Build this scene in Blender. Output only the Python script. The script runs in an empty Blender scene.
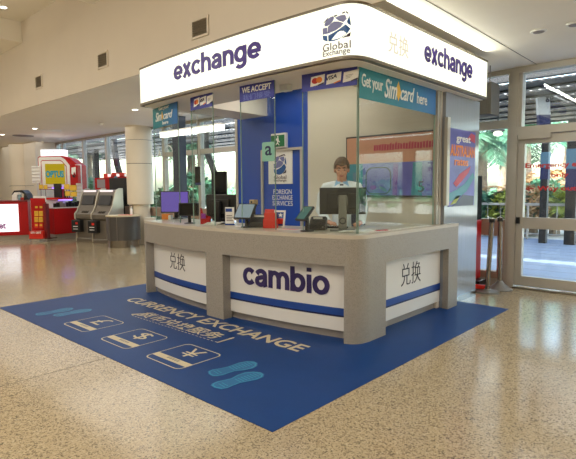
import bpy, bmesh, math, random
from mathutils import Vector, Matrix
random.seed(7)
C = bpy.context.scene.collection
PI = math.pi
# ------------------------------------------------------------------ viewpoint of the photograph (metres)
CAM = Vector((2.009, -2.036, 1.45)); F = 496.583
ROT = Matrix(((0.736, -0.050, 0.675), (0.676, 0.065, -0.734), (-0.007, 0.997, 0.081)))
def at(px, py, d):
    """world point at distance d along the view axis"""
    return CAM + ROT @ Vector(((px - 288) * d / F, -(py - 229.5) * d / F, -d))
# ------------------------------------------------------------------ materials
def lin(c):
    return tuple((v / 255 / 12.92) if v / 255 <= .04045 else ((v / 255 + .055) / 1.055) ** 2.4 for v in c)
def nodes(name):
    m = bpy.data.materials.new(name); m.use_nodes = True
    nt = m.node_tree
    return m, nt, nt.nodes['Principled BSDF'], nt.nodes['Material Output']
def pm(name, c, rough=.5, metal=0, spec=.5, var=0, scale=8, bump=0, bscale=60, coat=0, stretch=None, emit=None, es=0):
    m, nt, b, o = nodes(name)
    col = lin(c)
    b.inputs['Base Color'].default_value = (*col, 1)
    b.inputs['Roughness'].default_value = rough; b.inputs['Metallic'].default_value = metal
    b.inputs['Specular IOR Level'].default_value = spec
    b.inputs['Coat Weight'].default_value = coat
    if emit:
        b.inputs['Emission Color'].default_value = (*lin(emit), 1); b.inputs['Emission Strength'].default_value = es
    if var or bump:
        tc = nt.nodes.new('ShaderNodeTexCoord'); src = tc.outputs['Object']
        if stretch:
            mp = nt.nodes.new('ShaderNodeMapping'); mp.inputs['Scale'].default_value = stretch
            nt.links.new(src, mp.inputs['Vector']); src = mp.outputs['Vector']
    if var:
        n = nt.nodes.new('ShaderNodeTexNoise'); n.inputs['Scale'].default_value = scale; n.inputs['Detail'].default_value = 5
        nt.links.new(src, n.inputs['Vector'])
        r = nt.nodes.new('ShaderNodeValToRGB')
        r.color_ramp.elements[0].position = .3; r.color_ramp.elements[1].position = .7
        r.color_ramp.elements[0].color = (*[v * (1 - var) for v in col], 1)
        r.color_ramp.elements[1].color = (*[min(1, v * (1 + var)) for v in col], 1)
        nt.links.new(n.outputs['Fac'], r.inputs['Fac']); nt.links.new(r.outputs['Color'], b.inputs['Base Color'])
    if bump:
        n2 = nt.nodes.new('ShaderNodeTexNoise'); n2.inputs['Scale'].default_value = bscale
        nt.links.new(src, n2.inputs['Vector'])
        bp = nt.nodes.new('ShaderNodeBump'); bp.inputs['Strength'].default_value = bump; bp.inputs['Distance'].default_value = .01
        nt.links.new(n2.outputs['Fac'], bp.inputs['Height']); nt.links.new(bp.outputs['Normal'], b.inputs['Normal'])
    return m
def em(name, c, s):
    m, nt, b, o = nodes(name); nt.nodes.remove(b)
    e = nt.nodes.new('ShaderNodeEmission'); e.inputs['Color'].default_value = (*lin(c), 1); e.inputs['Strength'].default_value = s
    nt.links.new(e.outputs[0], o.inputs['Surface']); return m
def glass(name, tint=(.94, .97, .95), base=.045, k=.75):
    m, nt, b, o = nodes(name); nt.nodes.remove(b)
    t = nt.nodes.new('ShaderNodeBsdfTransparent'); t.inputs['Color'].default_value = (*tint, 1)
    g = nt.nodes.new('ShaderNodeBsdfGlossy'); g.inputs['Roughness'].default_value = 0.0
    lw = nt.nodes.new('ShaderNodeLayerWeight'); lw.inputs['Blend'].default_value = .5
    p = nt.nodes.new('ShaderNodeMath'); p.operation = 'POWER'; p.inputs[1].default_value = 5
    q = nt.nodes.new('ShaderNodeMath'); q.operation = 'MULTIPLY_ADD'; q.inputs[1].default_value = k; q.inputs[2].default_value = base
    mx = nt.nodes.new('ShaderNodeMixShader')
    nt.links.new(lw.outputs['Facing'], p.inputs[0]); nt.links.new(p.outputs[0], q.inputs[0]); nt.links.new(q.outputs[0], mx.inputs[0])
    nt.links.new(t.outputs[0], mx.inputs[1]); nt.links.new(g.outputs[0], mx.inputs[2]); nt.links.new(mx.outputs[0], o.inputs['Surface'])
    return m
def terrazzo():
    m, nt, b, o = nodes('terrazzo')
    L = nt.links.new
    g = nt.nodes.new('ShaderNodeNewGeometry')
    def vor(scale, feat='F1'):
        v = nt.nodes.new('ShaderNodeTexVoronoi'); v.inputs['Scale'].default_value = scale; L(g.outputs['Position'], v.inputs['Vector']); return v
    def ramp(src, els):
        r = nt.nodes.new('ShaderNodeValToRGB'); r.color_ramp.interpolation = 'CONSTANT'
        while len(r.color_ramp.elements) < len(els): r.color_ramp.elements.new(.5)
        for e, (p, c) in zip(r.color_ramp.elements, els): e.position = p; e.color = (*lin(c), 1)
        L(src, r.inputs['Fac']); return r
    v1 = vor(100); s1 = nt.nodes.new('ShaderNodeSeparateColor'); L(v1.outputs['Color'], s1.inputs[0])
    base = (172, 154, 122)
    r1 = ramp(s1.outputs[0], [(0, (44, 40, 36)), (.09, (116, 102, 80)), (.24, base), (.62, (184, 166, 134)), (.84, (172, 154, 120)), (.95, (198, 184, 154))])
    v2 = vor(180); s2 = nt.nodes.new('ShaderNodeSeparateColor'); L(v2.outputs['Color'], s2.inputs[0])
    r2 = ramp(s2.outputs[1], [(0, (56, 50, 42)), (.11, (150, 132, 104)), (.4, (176, 158, 126)), (.8, (190, 172, 140))])
    mx = nt.nodes.new('ShaderNodeMix'); mx.data_type = 'RGBA'; mx.inputs['Factor'].default_value = .5
    L(r1.outputs[0], mx.inputs['A']); L(r2.outputs[0], mx.inputs['B']); L(mx.outputs['Result'], b.inputs['Base Color'])
    n = nt.nodes.new('ShaderNodeTexNoise'); n.inputs['Scale'].default_value = 1.2; L(g.outputs['Position'], n.inputs['Vector'])
    mr = nt.nodes.new('ShaderNodeMapRange'); mr.inputs['To Min'].default_value = .11; mr.inputs['To Max'].default_value = .18
    L(n.outputs['Fac'], mr.inputs['Value']); L(mr.outputs[0], b.inputs['Roughness'])
    b.inputs['Specular IOR Level'].default_value = .55
    return m
def speckle(name, c, d, scale=260, rough=.45):
    m, nt, b, o = nodes(name); L = nt.links.new
    tc = nt.nodes.new('ShaderNodeTexCoord')
    v = nt.nodes.new('ShaderNodeTexVoronoi'); v.inputs['Scale'].default_value = scale; L(tc.outputs['Object'], v.inputs['Vector'])
    s = nt.nodes.new('ShaderNodeSeparateColor'); L(v.outputs['Color'], s.inputs[0])
    r = nt.nodes.new('ShaderNodeValToRGB')
    e = r.color_ramp.elements; e[0].position = .0; e[0].color = (*lin(d), 1); e[1].position = .45; e[1].color = (*lin(c), 1)
    L(s.outputs[0], r.inputs['Fac']); L(r.outputs['Color'], b.inputs['Base Color']); b.inputs['Roughness'].default_value = rough
    return m
M = dict(
 floor=terrazzo(), ceil=pm('ceiling_paint', (246, 240, 226), .85, var=.015, scale=2), wall=pm('warm_wall_paint', (222, 211, 193), .8, var=.02, scale=1.5),
 wallL=pm('pale_wall_panel', (226, 216, 198), .6, var=.02, scale=2), column=pm('column_cladding', (226, 214, 190), .45, var=.02, scale=2),
 alu=pm('painted_aluminium', (186, 180, 168), .4, metal=.25, var=.02), alud=pm('brownish_aluminium', (168, 140, 122), .45, metal=.2),
 seam=pm('dark_seam', (70, 62, 50), .7), glassw=glass('window_glass', (.93, .97, .96)), glassk=glass('screen_glass', (.95, .985, .97), .03, .4),
 counter=speckle('grey_solid_surface', (156, 149, 138), (128, 121, 110)), countertop=pm('light_worktop', (190, 180, 162), .3, var=.03),
 white=pm('white_panel', (226, 222, 214), .35), blue=pm('stripe_blue', (28, 66, 140), .35), navy=pm('navy', (20, 24, 70), .4),
 purple=pm('purple_lettering', (58, 30, 132), .4), ink=pm('dark_ink', (34, 30, 40), .5), darkpurple=pm('dark_purple_lettering', (44, 32, 84), .4),
 steel=pm('brushed_steel', (150, 143, 134), .2, metal=1, var=.06, scale=6, stretch=(1, 1, 30)), kick=pm('kick_plate_steel', (168, 158, 144), .3, metal=.35),
 fascia=em('lightbox_face', (255, 254, 232), 1.45), trimd=pm('bronze_edge_trim', (120, 110, 92), .4, metal=.4), soffit=pm('soffit_paint', (250, 242, 226), .6),
 logoA=pm('logo_lilac', (122, 126, 172), .4), logoB=pm('logo_blue', (28, 86, 150), .4), logoC=pm('logo_dark', (58, 44, 58), .4), grey=pm('logo_grey', (130, 120, 118), .5),
 mat=pm('blue_vinyl', (6, 54, 112), .45, spec=.2, var=.04, scale=6, bump=.04, bscale=200), matdark=pm('dark_blue_vinyl', (24, 50, 100), .35),
 cream=pm('cream_print', (198, 184, 150), .5), teal=pm('teal_print', (14, 92, 140), .5), teal2=pm('light_teal_print', (40, 132, 168), .5),
 banT=pm('teal_banner', (24, 126, 138), .45, var=.06, scale=2), banB=pm('azure_banner', (34, 116, 178), .45, var=.06, scale=2), banN=pm('royal_blue_banner', (46, 52, 142), .45, var=.05, scale=3),
 lit=pm('white_print', (242, 240, 232), .5), gold=pm('gold_print', (236, 186, 60), .5), red=pm('red_print', (196, 40, 30), .5), orange=pm('orange_print', (232, 130, 40), .5),
 wallblue=pm('blue_wall_panel', (12, 72, 172), .35, var=.03, scale=3), green=pm('exit_green', (12, 116, 62), .4),
 silver=pm('silver_laminate', (158, 164, 172), .2, metal=.3, var=.05, scale=3, stretch=(1, 14, .6)),
 black=pm('black_plastic', (24, 23, 24), .35, var=.1), black2=pm('dark_grey_plastic', (44, 42, 42), .45, var=.1), screenoff=pm('dark_screen', (14, 16, 18), .12),
 stand=pm('grey_monitor_stand', (128, 124, 116), .4, metal=.5), redp=pm('red_acrylic', (214, 44, 30), .3), redb=pm('red_laminate', (178, 20, 20), .5, spec=.25, var=.04), redd=pm('dark_red', (120, 14, 16), .4),
 scrP=em('purple_screen', (128, 104, 196), .75), scrG=em('tablet_screen', (176, 190, 194), .6), scrT=em('teal_tablet_screen', (104, 140, 126), .6),
 paper=pm('paper', (238, 234, 226), .6), skin=pm('skin', (206, 150, 122), .55, var=.05, scale=20), lip=pm('lips', (172, 98, 88), .5), hair=pm('brown_hair', (98, 74, 52), .6, var=.35, scale=60, stretch=(1, 1, .2), bump=.6, bscale=120),
 shirt=pm('pale_shirt', (234, 240, 244), .75, var=.04, scale=12, bump=.2, bscale=14), collar=pm('light_blue_collar', (146, 190, 226), .7), tie=pm('dark_tie', (32, 34, 46), .6), trousers=pm('dark_trousers', (40, 42, 50), .8),
 eye=pm('eye_white', (196, 182, 172), .3), iris=pm('iris', (50, 36, 28), .2), chair=pm('navy_fabric', (28, 40, 70), .8, var=.1, scale=60),
 atm=pm('atm_grey', (112, 104, 92), .35, metal=.3), atms=pm('atm_silver', (196, 188, 170), .35, metal=.3), charcoal=pm('charcoal_laminate', (72, 68, 64), .4, var=.05, scale=4),
 yellow=pm('yellow_pack', (222, 182, 50), .5), scrY=em('yellow_screen', (190, 164, 36), .85), cyan=pm('cyan_print', (30, 150, 176), .5), boxw=em('white_lightbox', (255, 250, 250), 1.6), boxl=em('small_lightbox', (255, 240, 236), 1.3),
 scrD=em('dark_blue_screen', (56, 84, 140), .8), scrS=em('grey_screen', (180, 160, 150), .5), violet=em('violet_strip_lamp', (120, 90, 255), 7), lampw=em('lamp_white', (255, 246, 228), 9),
 lamprefl=em('lamp_reflection', (255, 250, 238), 3.5), pave=pm('terrace_paving', (128, 142, 168), .5, var=.06, scale=3), tarmac=pm('pale_ground', (226, 218, 204), .9, var=.06, scale=1.2),
 rail=pm('galvanised_rail', (190, 186, 180), .4, metal=.6), beam=pm('dark_steel_beam', (30, 30, 36), .5), post=pm('dark_post', (18, 18, 22), .5), bannerb=pm('blue_flag_vinyl', (26, 34, 84), .6), matte=pm('matte_black', (14, 13, 14), .8, spec=.15), boxgrey=pm('dull_grey_box', (104, 101, 94), .6), ventg=pm('vent_grey', (128, 116, 94), .6), glassedge=pm('polished_glass_edge', (140, 166, 150), .3), bannerl=pm('light_blue_vinyl', (84, 124, 146), .5),
 trunk=pm('palm_trunk', (150, 132, 112), .9, var=.25, scale=14, bump=.8, bscale=20), leafA=pm('palm_leaf', (78, 128, 96), .5, var=.25, scale=3), leafB=pm('yellow_green_leaf', (150, 160, 60), .5, var=.25, scale=4), leafC=pm('dark_leaf', (54, 92, 58), .5, var=.3, scale=4),
 leafD=pm('bronze_leaf', (176, 140, 96), .6, var=.25, scale=4), signg=pm('sign_grey', (206, 206, 200), .5), wood=pm('tan_box', (190, 160, 116), .6), brownp=pm('salmon_print', (206, 146, 116), .45, var=.05, scale=4), posterB=pm('violet_blue_print', (92, 92, 176), .4, var=.25, scale=3), posterV=pm('violet_print', (110, 50, 160), .4), posterT=pm('turquoise_print', (40, 130, 150), .4),
 pinkr=pm('crimson_print', (190, 60, 84), .5), darkframe=pm('dark_frame', (50, 42, 38), .4), carb=pm('blue_car_paint', (60, 84, 140), .3), purple2=pm('magenta_print', (150, 40, 150), .5))
def translucent(name, c):
    m, nt, b, o = nodes(name); nt.nodes.remove(b)
    t = nt.nodes.new('ShaderNodeBsdfTranslucent'); t.inputs['Color'].default_value = (*lin(c), 1)
    d = nt.nodes.new('ShaderNodeBsdfDiffuse'); d.inputs['Color'].default_value = (*lin(c), 1)
    mx = nt.nodes.new('ShaderNodeMixShader'); mx.inputs[0].default_value = .4
    nt.links.new(t.outputs[0], mx.inputs[1]); nt.links.new(d.outputs[0], mx.inputs[2]); nt.links.new(mx.outputs[0], o.inputs['Surface']); return m
M['roofsheet'] = translucent('translucent_roof_sheet', (236, 236, 232))
# ------------------------------------------------------------------ mesh helpers (world coordinates unless noted)
def box(bm, x0, x1, y0, y1, z0, z1):
    v = [bm.verts.new(p) for p in ((x0,y0,z0),(x1,y0,z0),(x1,y1,z0),(x0,y1,z0),(x0,y0,z1),(x1,y0,z1),(x1,y1,z1),(x0,y1,z1))]
    for f in ((3,2,1,0),(4,5,6,7),(0,1,5,4),(1,2,6,5),(2,3,7,6),(3,0,4,7)): bm.faces.new([v[i] for i in f])
    return v
def obox(bm, c, u, v, w, a, b, h):
    """box centred at c with half-extents a,b,h along axes u,v,w"""
    c, u, v, w = map(Vector, (c, u, v, w)); vs = box(bm, -1, 1, -1, 1, -1, 1)
    for q in vs: k = q.co.copy(); q.co = c + u * k.x * a + v * k.y * b + w * k.z * h
    return vs
def frame_of(d):
    d = Vector(d).normalized(); a = Vector((0, 0, 1)) if abs(d.z) < .9 else Vector((1, 0, 0))
    u = d.cross(a).normalized(); return u, d.cross(u).normalized(), d
def tube(bm, pts, r, seg=12, caps=True, flat=1.0):
    pts = [Vector(p) for p in pts]; rs = r if isinstance(r, (list, tuple)) else [r] * len(pts); rings = []; u = None
    for i, p in enumerate(pts):
        d = (pts[min(i + 1, len(pts) - 1)] - pts[max(i - 1, 0)]).normalized()
        if u is None: u, w, _ = frame_of(d)
        u = (u - d * u.dot(d)).normalized(); w = d.cross(u)
        rings.append([bm.verts.new(p + (u * math.cos(2*PI*k/seg) + w * math.sin(2*PI*k/seg) * flat) * rs[i]) for k in range(seg)])
    for a, b in zip(rings, rings[1:]):
        for k in range(seg): bm.faces.new((a[k], a[(k+1) % seg], b[(k+1) % seg], b[k]))
    if caps: bm.faces.new(rings[0][::-1]); bm.faces.new(rings[-1])
def cyl(bm, p0, p1, r, r2=None, seg=20): tube(bm, [p0, p1], [r, r if r2 is None else r2], seg)
def lathe(bm, c, prof, seg=28):
    c = Vector(c); rings = [[bm.verts.new(c + Vector((r*math.cos(2*PI*k/seg), r*math.sin(2*PI*k/seg), z))) for k in range(seg)] for r, z in prof]
    for a, b in zip(rings, rings[1:]):
        for k in range(seg): bm.faces.new((a[k], a[(k+1) % seg], b[(k+1) % seg], b[k]))
    bm.faces.new(rings[0][::-1]); bm.faces.new(rings[-1])
def prism(bm, poly, ext):
    """extrude a planar polygon of 3D points by the vector ext"""
    e = Vector(ext); a = [bm.verts.new(Vector(p)) for p in poly]; b = [bm.verts.new(Vector(p) + e) for p in poly]; n = len(a)
    bm.faces.new(a[::-1]); bm.faces.new(b)
    for i in range(n): bm.faces.new((a[i], a[(i+1) % n], b[(i+1) % n], b[i]))
def ribbon(bm, A, B, z0, z1):
    """solid strip between two plan polylines A (outer) and B (inner), from z0 to z1"""
    n = len(A); q = [[bm.verts.new((p[0], p[1], z)) for p in P] for P, z in ((A, z0), (A, z1), (B, z1), (B, z0))]
    for i in range(n - 1):
        for j in range(4): a, b = q[j], q[(j+1) % 4]; bm.faces.new((a[i], a[i+1], b[i+1], b[i]))
    for i in (0, n - 1):
        f = [q[j][i] for j in range(4)]; bm.faces.new(f if i else f[::-1])
def ball(bm, c, r, seg=16, rings=10, rot=None):
    rx, ry, rz = r if isinstance(r, (list, tuple)) else (r, r, r); c = Vector(c); R = rot or Matrix.Identity(3)
    top = bm.verts.new(c + R @ Vector((0, 0, rz))); bot = bm.verts.new(c + R @ Vector((0, 0, -rz))); rr = []
    for i in range(1, rings):
        t = PI * i / rings
        rr.append([bm.verts.new(c + R @ Vector((rx*math.sin(t)*math.cos(2*PI*k/seg), ry*math.sin(t)*math.sin(2*PI*k/seg), rz*math.cos(t)))) for k in range(seg)])
    for k in range(seg):
        bm.faces.new((top, rr[0][k], rr[0][(k+1) % seg])); bm.faces.new((bot, rr[-1][(k+1) % seg], rr[-1][k]))
        for a, b in zip(rr, rr[1:]): bm.faces.new((a[k], b[k], b[(k+1) % seg], a[(k+1) % seg]))
def origin(o):
    v = Vector((0, 0, 0))
    while o: v += o.location; o = o.parent
    return v
def obj(name, bm, m, parent=None, bevel=0, smooth=False, local=False, kind=None, label=None):
    me = bpy.data.meshes.new(name)
    if isinstance(bm, bpy.types.Mesh): me = bm
    else:
        bmesh.ops.recalc_face_normals(bm, faces=bm.faces[:])
        if parent and not local:
            off = origin(parent); bmesh.ops.translate(bm, verts=bm.verts[:], vec=-off)
        bm.to_mesh(me); bm.free()
    o = bpy.data.objects.new(name, me); C.objects.link(o)
    if parent: o.parent = parent
    me.materials.clear(); me.materials.append(M[m] if isinstance(m, str) else m)
    if bevel:
        b = o.modifiers.new('edge', 'BEVEL'); b.width = bevel; b.segments = 2; b.limit_method = 'ANGLE'; b.angle_limit = .6
    if smooth:
        me.polygons.foreach_set('use_smooth', [True] * len(me.polygons))
        if smooth != 'all':
            w = o.modifiers.new('sharp', 'EDGE_SPLIT'); w.split_angle = .7
    if kind: o['kind'] = kind
    if label: o['label'] = label
    return o
def tag(o, label, cat, group=None, kind=None):
    o['label'] = label; o['category'] = cat
    if group: o['group'] = group
    if kind: o['kind'] = kind
    return o
def thing(name, label, cat, loc=(0, 0, 0), rz=0, group=None):
    o = bpy.data.objects.new(name, None); C.objects.link(o); o.empty_display_size = .1
    o.location = loc; o.rotation_euler = (0, 0, rz); return tag(o, label, cat, group)
def B(): return bmesh.new()
def pbox(name, m, parent, *a, **k):
    bm = B(); box(bm, *a); return obj(name, bm, m, parent, **k)
def struct(name, bm, m, **k): return obj(name, bm, m, None, kind='structure', **k)
def dup(root, loc, label=None, rz=None):
    r = root.copy(); C.objects.link(r); r.location = loc
    if rz is not None: r.rotation_euler = (0, 0, rz)
    if label: r['label'] = label
    for ch in list(root.children):
        c = ch.copy(); C.objects.link(c); c.parent = r
        for g in list(ch.children):
            d = g.copy(); C.objects.link(d); d.parent = c
    return r
def text_mesh(s, bold=0, shear=0, spacing=1, depth=.02):
    cu = bpy.data.curves.new('lettering', 'FONT'); cu.body = s; cu.size = 1; cu.offset = bold; cu.shear = shear; cu.space_character = spacing
    cu.extrude = depth; cu.resolution_u = 4
    o = bpy.data.objects.new('lettering', cu); C.objects.link(o)
    dg = bpy.context.evaluated_depsgraph_get(); me = bpy.data.meshes.new_from_object(o.evaluated_get(dg))
    bpy.data.objects.remove(o); bpy.data.curves.remove(cu); return me
def text(name, s, m, parent, fmap, W, H, bold=0, shear=0, spacing=1, thick=.003, label=None, local=False):
    """lettering fitted into W x H; fmap(u, v, w) -> world point (w = out of the surface)"""
    me = text_mesh(s, bold, shear, spacing)
    xs = [v.co.x for v in me.vertices]; ys = [v.co.y for v in me.vertices]; x0, x1, y0, y1 = min(xs), max(xs), min(ys), max(ys)
    off = Vector((0, 0, 0)) if local or not parent else origin(parent)
    for v in me.vertices:
        v.co = Vector(fmap((v.co.x - x0) / (x1 - x0) * W, (v.co.y - y0) / (y1 - y0) * H, thick * (.5 + v.co.z / .04))) - off
    return obj(name, me, m, parent, label=label)
def plane_map(O, U, V):
    O, U, V = Vector(O), Vector(U).normalized(), Vector(V).normalized(); N = U.cross(V)
    return lambda u, v, w: O + U * u + V * v + N * w
def patch(bm, fmap, pts, thick=.003):
    a = [bm.verts.new(Vector(fmap(u, v, 0))) for u, v in pts]; b = [bm.verts.new(Vector(fmap(u, v, thick))) for u, v in pts]; n = len(a)
    bm.faces.new(b)
    for i in range(n): bm.faces.new((a[i], a[(i+1) % n], b[(i+1) % n], b[i]))
def ell(cx, cy, rx, ry, rot=0, n=20):
    c, s = math.cos(rot), math.sin(rot)
    return [(cx + rx*math.cos(t)*c - ry*math.sin(t)*s, cy + rx*math.cos(t)*s + ry*math.sin(t)*c) for t in [2*PI*k/n for k in range(n)]]
def rrect(x0, x1, y0, y1, r, n=5):
    P = []
    for cx, cy, a in ((x1-r, y0+r, -90), (x1-r, y1-r, 0), (x0+r, y1-r, 90), (x0+r, y0+r, 180)):
        P += [(cx + r*math.cos(math.radians(a + 90*k/n)), cy + r*math.sin(math.radians(a + 90*k/n))) for k in range(n + 1)]
    return P
def ring_patch(bm, fmap, P, Q, thick=.003):
    n = len(P); a = [bm.verts.new(Vector(fmap(u, v, thick))) for u, v in P]; b = [bm.verts.new(Vector(fmap(u, v, thick))) for u, v in Q]
    for i in range(n): bm.faces.new((a[i], a[(i+1) % n], b[(i+1) % n], b[i]))
LOGO = dict(
 logoA=[ell(.25, .75, .2, .1, .62), [(.48,.82),(.66,.86),(.81,.86),(.86,.72),(.76,.62),(.62,.69)], [(.22,.56),(.32,.64),(.44,.69),(.6,.65),(.75,.57),(.66,.46),(.5,.38),(.21,.33)], [(0,.54),(.16,.54),(.18,.33),(.01,.33)]],
 logoB=[[(.24,.24),(.42,.29),(.6,.36),(.82,.5),(.96,.35),(.88,.22),(.75,.11),(.58,.03),(.45,.015),(.25,.04)], [(0,.28),(.16,.24),(.18,.04),(.03,.12)], [(.88,.62),(.95,.81),(1,.48),(.9,.55)]],
 logoC=[[(.75,.06),(.98,.22),(.96,.09)], [(.45,.91),(.78,.975),(.78,.93),(.48,.87)], [(.04,.76),(.19,.88),(.19,.85),(.07,.76)], [(.86,.98),(.92,.92),(.9,.9),(.84,.95)]])
def emblem(parent, fmap, W, H, thick=.004):
    r = None
    for k, L in LOGO.items():
        bm = B()
        for poly in L:
            cu = sum(p[0] for p in poly) / len(poly); cv = sum(p[1] for p in poly) / len(poly); q = 1.07 if k != 'logoC' else 1.2
            patch(bm, fmap, [((cu + (u-cu)*q)*W, (cv + (v-cv)*q)*H) for u, v in poly], thick)
        obj('emblem', bm, k, parent)

# bold grotesque lettering drawn from pen strokes (x-height 1)
def _arc(cx, cy, rx, ry, a0, a1, n=18): return [(cx + rx*math.cos(math.radians(a0 + (a1-a0)*k/n)), cy + ry*math.sin(math.radians(a0 + (a1-a0)*k/n))) for k in range(n + 1)]
SW = .30
def _arch(x0, x1): return [(x0, .45)] + _arc((x0 + x1) / 2, .55, (x1 - x0) / 2, .33, 180, 0, 14)[1:] + [(x1, 0)]
GLYPH = {
 'o': (1.0, [_arc(.5, .5, .38, .385, 0, 360, 28)]), 'c': (.92, [_arc(.5, .5, .38, .385, 38, 322, 24)]),
 'e': (.97, [_arc(.5, .5, .38, .385, 0, 322, 26) , [(.12, .47), (.99, .47)]]), 'x': (.92, [[(.14, 0), (.78, 1)], [(.14, 1), (.78, 0)]]),
 'h': (.96, [[(.15, 0), (.15, 1.36)], _arch(.15, .80)]), 'n': (.96, [[(.15, 0), (.15, 1)], _arch(.15, .80)]), 'm': (1.5, [[(.15, 0), (.15, 1)], _arch(.15, .75), _arch(.75, 1.35)]),
 'b': (1.0, [[(.15, 0), (.15, 1.36)], _arc(.5, .5, .36, .385, 0, 360, 28)]), 'i': (.34, [[(.17, 0), (.17, 1)], [(.17, 1.15), (.17, 1.36)]]),
 'a': (.95, [[(.13, .70)] + _arc(.45, .64, .31, .25, 165, 0, 14)[1:] + [(.76, .12), (.80, 0)], [(.76, .57), (.5, .53)] + _arc(.42, .30, .29, .20, 100, 280, 14) + [(.62, .16), (.76, .34)]]),
 'g': (1.0, [_arc(.48, .5, .36, .385, 0, 360, 28), [(.82, 1), (.82, -.02)] + _arc(.48, -.02, .34, .27, 0, -150, 12)[1:]])}
def strokes(name, s, m, parent, fmap, W, H, thick=.004, gap=.07, sw=SW):
    bm = B(); x = 0; polys = []; rings = []
    for ch in s:
        adv, paths = GLYPH[ch]
        for P in paths:
            closed = P[0] == P[-1] or (abs(P[0][0] - P[-1][0]) < 1e-6 and abs(P[0][1] - P[-1][1]) < 1e-6); Lf, Rt = [], []; n = len(P)
            for i, p in enumerate(P):
                a = P[i-1] if i else (P[-2] if closed else P[0]); b = P[i+1] if i < n - 1 else (P[1] if closed else P[-1]); d = (Vector(b) - Vector(a)).normalized(); h = sw / 2 * (.86 if abs(d.x) > .8 else 1)
                Lf.append((x + p[0] - d.y*h, p[1] + d.x*h)); Rt.append((x + p[0] + d.y*h, p[1] - d.x*h))
            rings.append((Lf, Rt))
        x += adv + gap
    A = [q for L, R in rings for q in L + R]; x0, x1 = min(q[0] for q in A), max(q[0] for q in A); y0, y1 = min(q[1] for q in A), max(q[1] for q in A)
    off = origin(parent); f = lambda q, w: bm.verts.new(Vector(fmap((q[0]-x0)/(x1-x0)*W, (q[1]-y0)/(y1-y0)*H, w)))
    for j, (L, R) in enumerate(rings):
        w = thick + .0004 * (j % 3); v = [(f(l, w), f(r, w), f(r, 0), f(l, 0)) for l, r in zip(L, R)]
        for a, b in zip(v, v[1:]):
            for k in range(3): bm.faces.new((a[k], a[k+1], b[k+1], b[k]) if k else (a[0], a[1], b[1], b[0]))
            bm.faces.new((a[3], a[0], b[0], b[3]))
        for e in (v[0], v[-1]): bm.faces.new(e)
    return obj(name, bm, m, parent)
# ================================================================== SETTING
XL, XR, YB, YW, YH, ZC = -22, 9, -12, 5.5, 1.95, 3.13
bm = B(); box(bm, XL, XR, YB, YW + .1, -.1, 0); struct('floor', bm, 'floor')
bm = B(); box(bm, -2.003, -1.997, YB, 0, 0, .0008); struct('trim_3', bm, 'seam')
bm = B(); box(bm, XL, XR, YH + .02, YW + .1, ZC, ZC + .1); struct('ceiling', bm, 'ceil')
bm = B(); box(bm, XL, -8.95, YB, YH, 4.44, 5.0); box(bm, -8.95, -5.9, YB, YH, 4.85, 5.0); box(bm, -5.9, XR, YB, YH, 4.44, 5.0); struct('ceiling_upper', bm, 'ceil')
bm = B(); box(bm, XL, XR, YH, YH + .02, ZC, 5.0); struct('wall_bulkhead', bm, 'wall')
bm = B(); box(bm, XL - .2, XL, YB, YW, 0, 5); struct('wall_left', bm, 'wallL')
bm = B(); box(bm, XR, XR + .2, YB, YW, 0, 5); struct('wall_right', bm, 'wallL')
bm = B(); box(bm, XL, XR, YB - .2, YB, 0, 5); struct('wall_rear', bm, 'wallL')
bm = B(); box(bm, XL, -15.95, 4.75, 4.95, 0, ZC); box(bm, -16.1, -15.95, 4.95, YW, 0, ZC); w = struct('wall_back', bm, 'wallL')
bm = B(); box(bm, -17.2, -16.2, 4.743, 4.75, 1.62, 1.63); box(bm, -18.6, -17.4, 4.743, 4.75, 1.62, 1.63); box(bm, -17.41, -17.40, 4.743, 4.75, 0, ZC); obj('panel_joint', bm, 'seam', w)
for k, x in enumerate((-.19, 4.4)):
    bm = B(); box(bm, x - .004, x + .004, YH + .03, YW, ZC - .002, ZC + .01); struct('trim_%d' % (k + 1), bm, 'seam')
# half column against the far wall
bm = B(); c = at(25.5, 190, 18.2); lathe(bm, (c.x, 4.85, 0), [(.42, 0), (.42, ZC)], 32); cl = struct('column_half', bm, 'column', smooth=True)
bm = B(); lathe(bm, (c.x, 4.85, 0), [(.424, 1.62), (.424, 1.632)], 32); obj('panel_joint', bm, 'seam', cl)
# clad column: wide cladding above, slimmer shaft below
c = at(140.5, 200, 13.45); zb = at(140, 205, 13.1).z
bm = B(); lathe(bm, (c.x, c.y, 0), [(.33, zb), (.345, zb + .01), (.345, ZC)], 40); cl = struct('column_clad', bm, 'column', smooth=True)
bm = B(); lathe(bm, (c.x, c.y, 0), [(.25, 0), (.25, zb + .02)], 32); obj('shaft', bm, 'column', cl, smooth=True)
bm = B(); zj = at(140, 164, 13.1).z
lathe(bm, (c.x, c.y, 0), [(.3465, zj), (.3465, zj + .012)], 40); lathe(bm, (c.x, c.y, 0), [(.3465, zj + .62), (.3465, zj + .628)], 40); obj('panel_joint', bm, 'seam', cl)
bm = B(); q = at(131.3, 225, 13.3); obox(bm, (q.x, q.y, zb / 2), ROT.col[0], -ROT.col[2], (0, 0, 1), .035, .03, zb / 2); obj('steel_strip', bm, 'steel', cl)
COLC = c
q = at(150.5, 234, 13.2)
bm = B(); obox(bm, (q.x, q.y, .36), (.74, .67, 0), (-.67, .74, 0), (0, 0, 1), .14, .12, .36)
tag(obj('utility_box', bm, 'wallL', bevel=.015), 'pale box standing at the foot of the round clad column', 'box')
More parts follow.
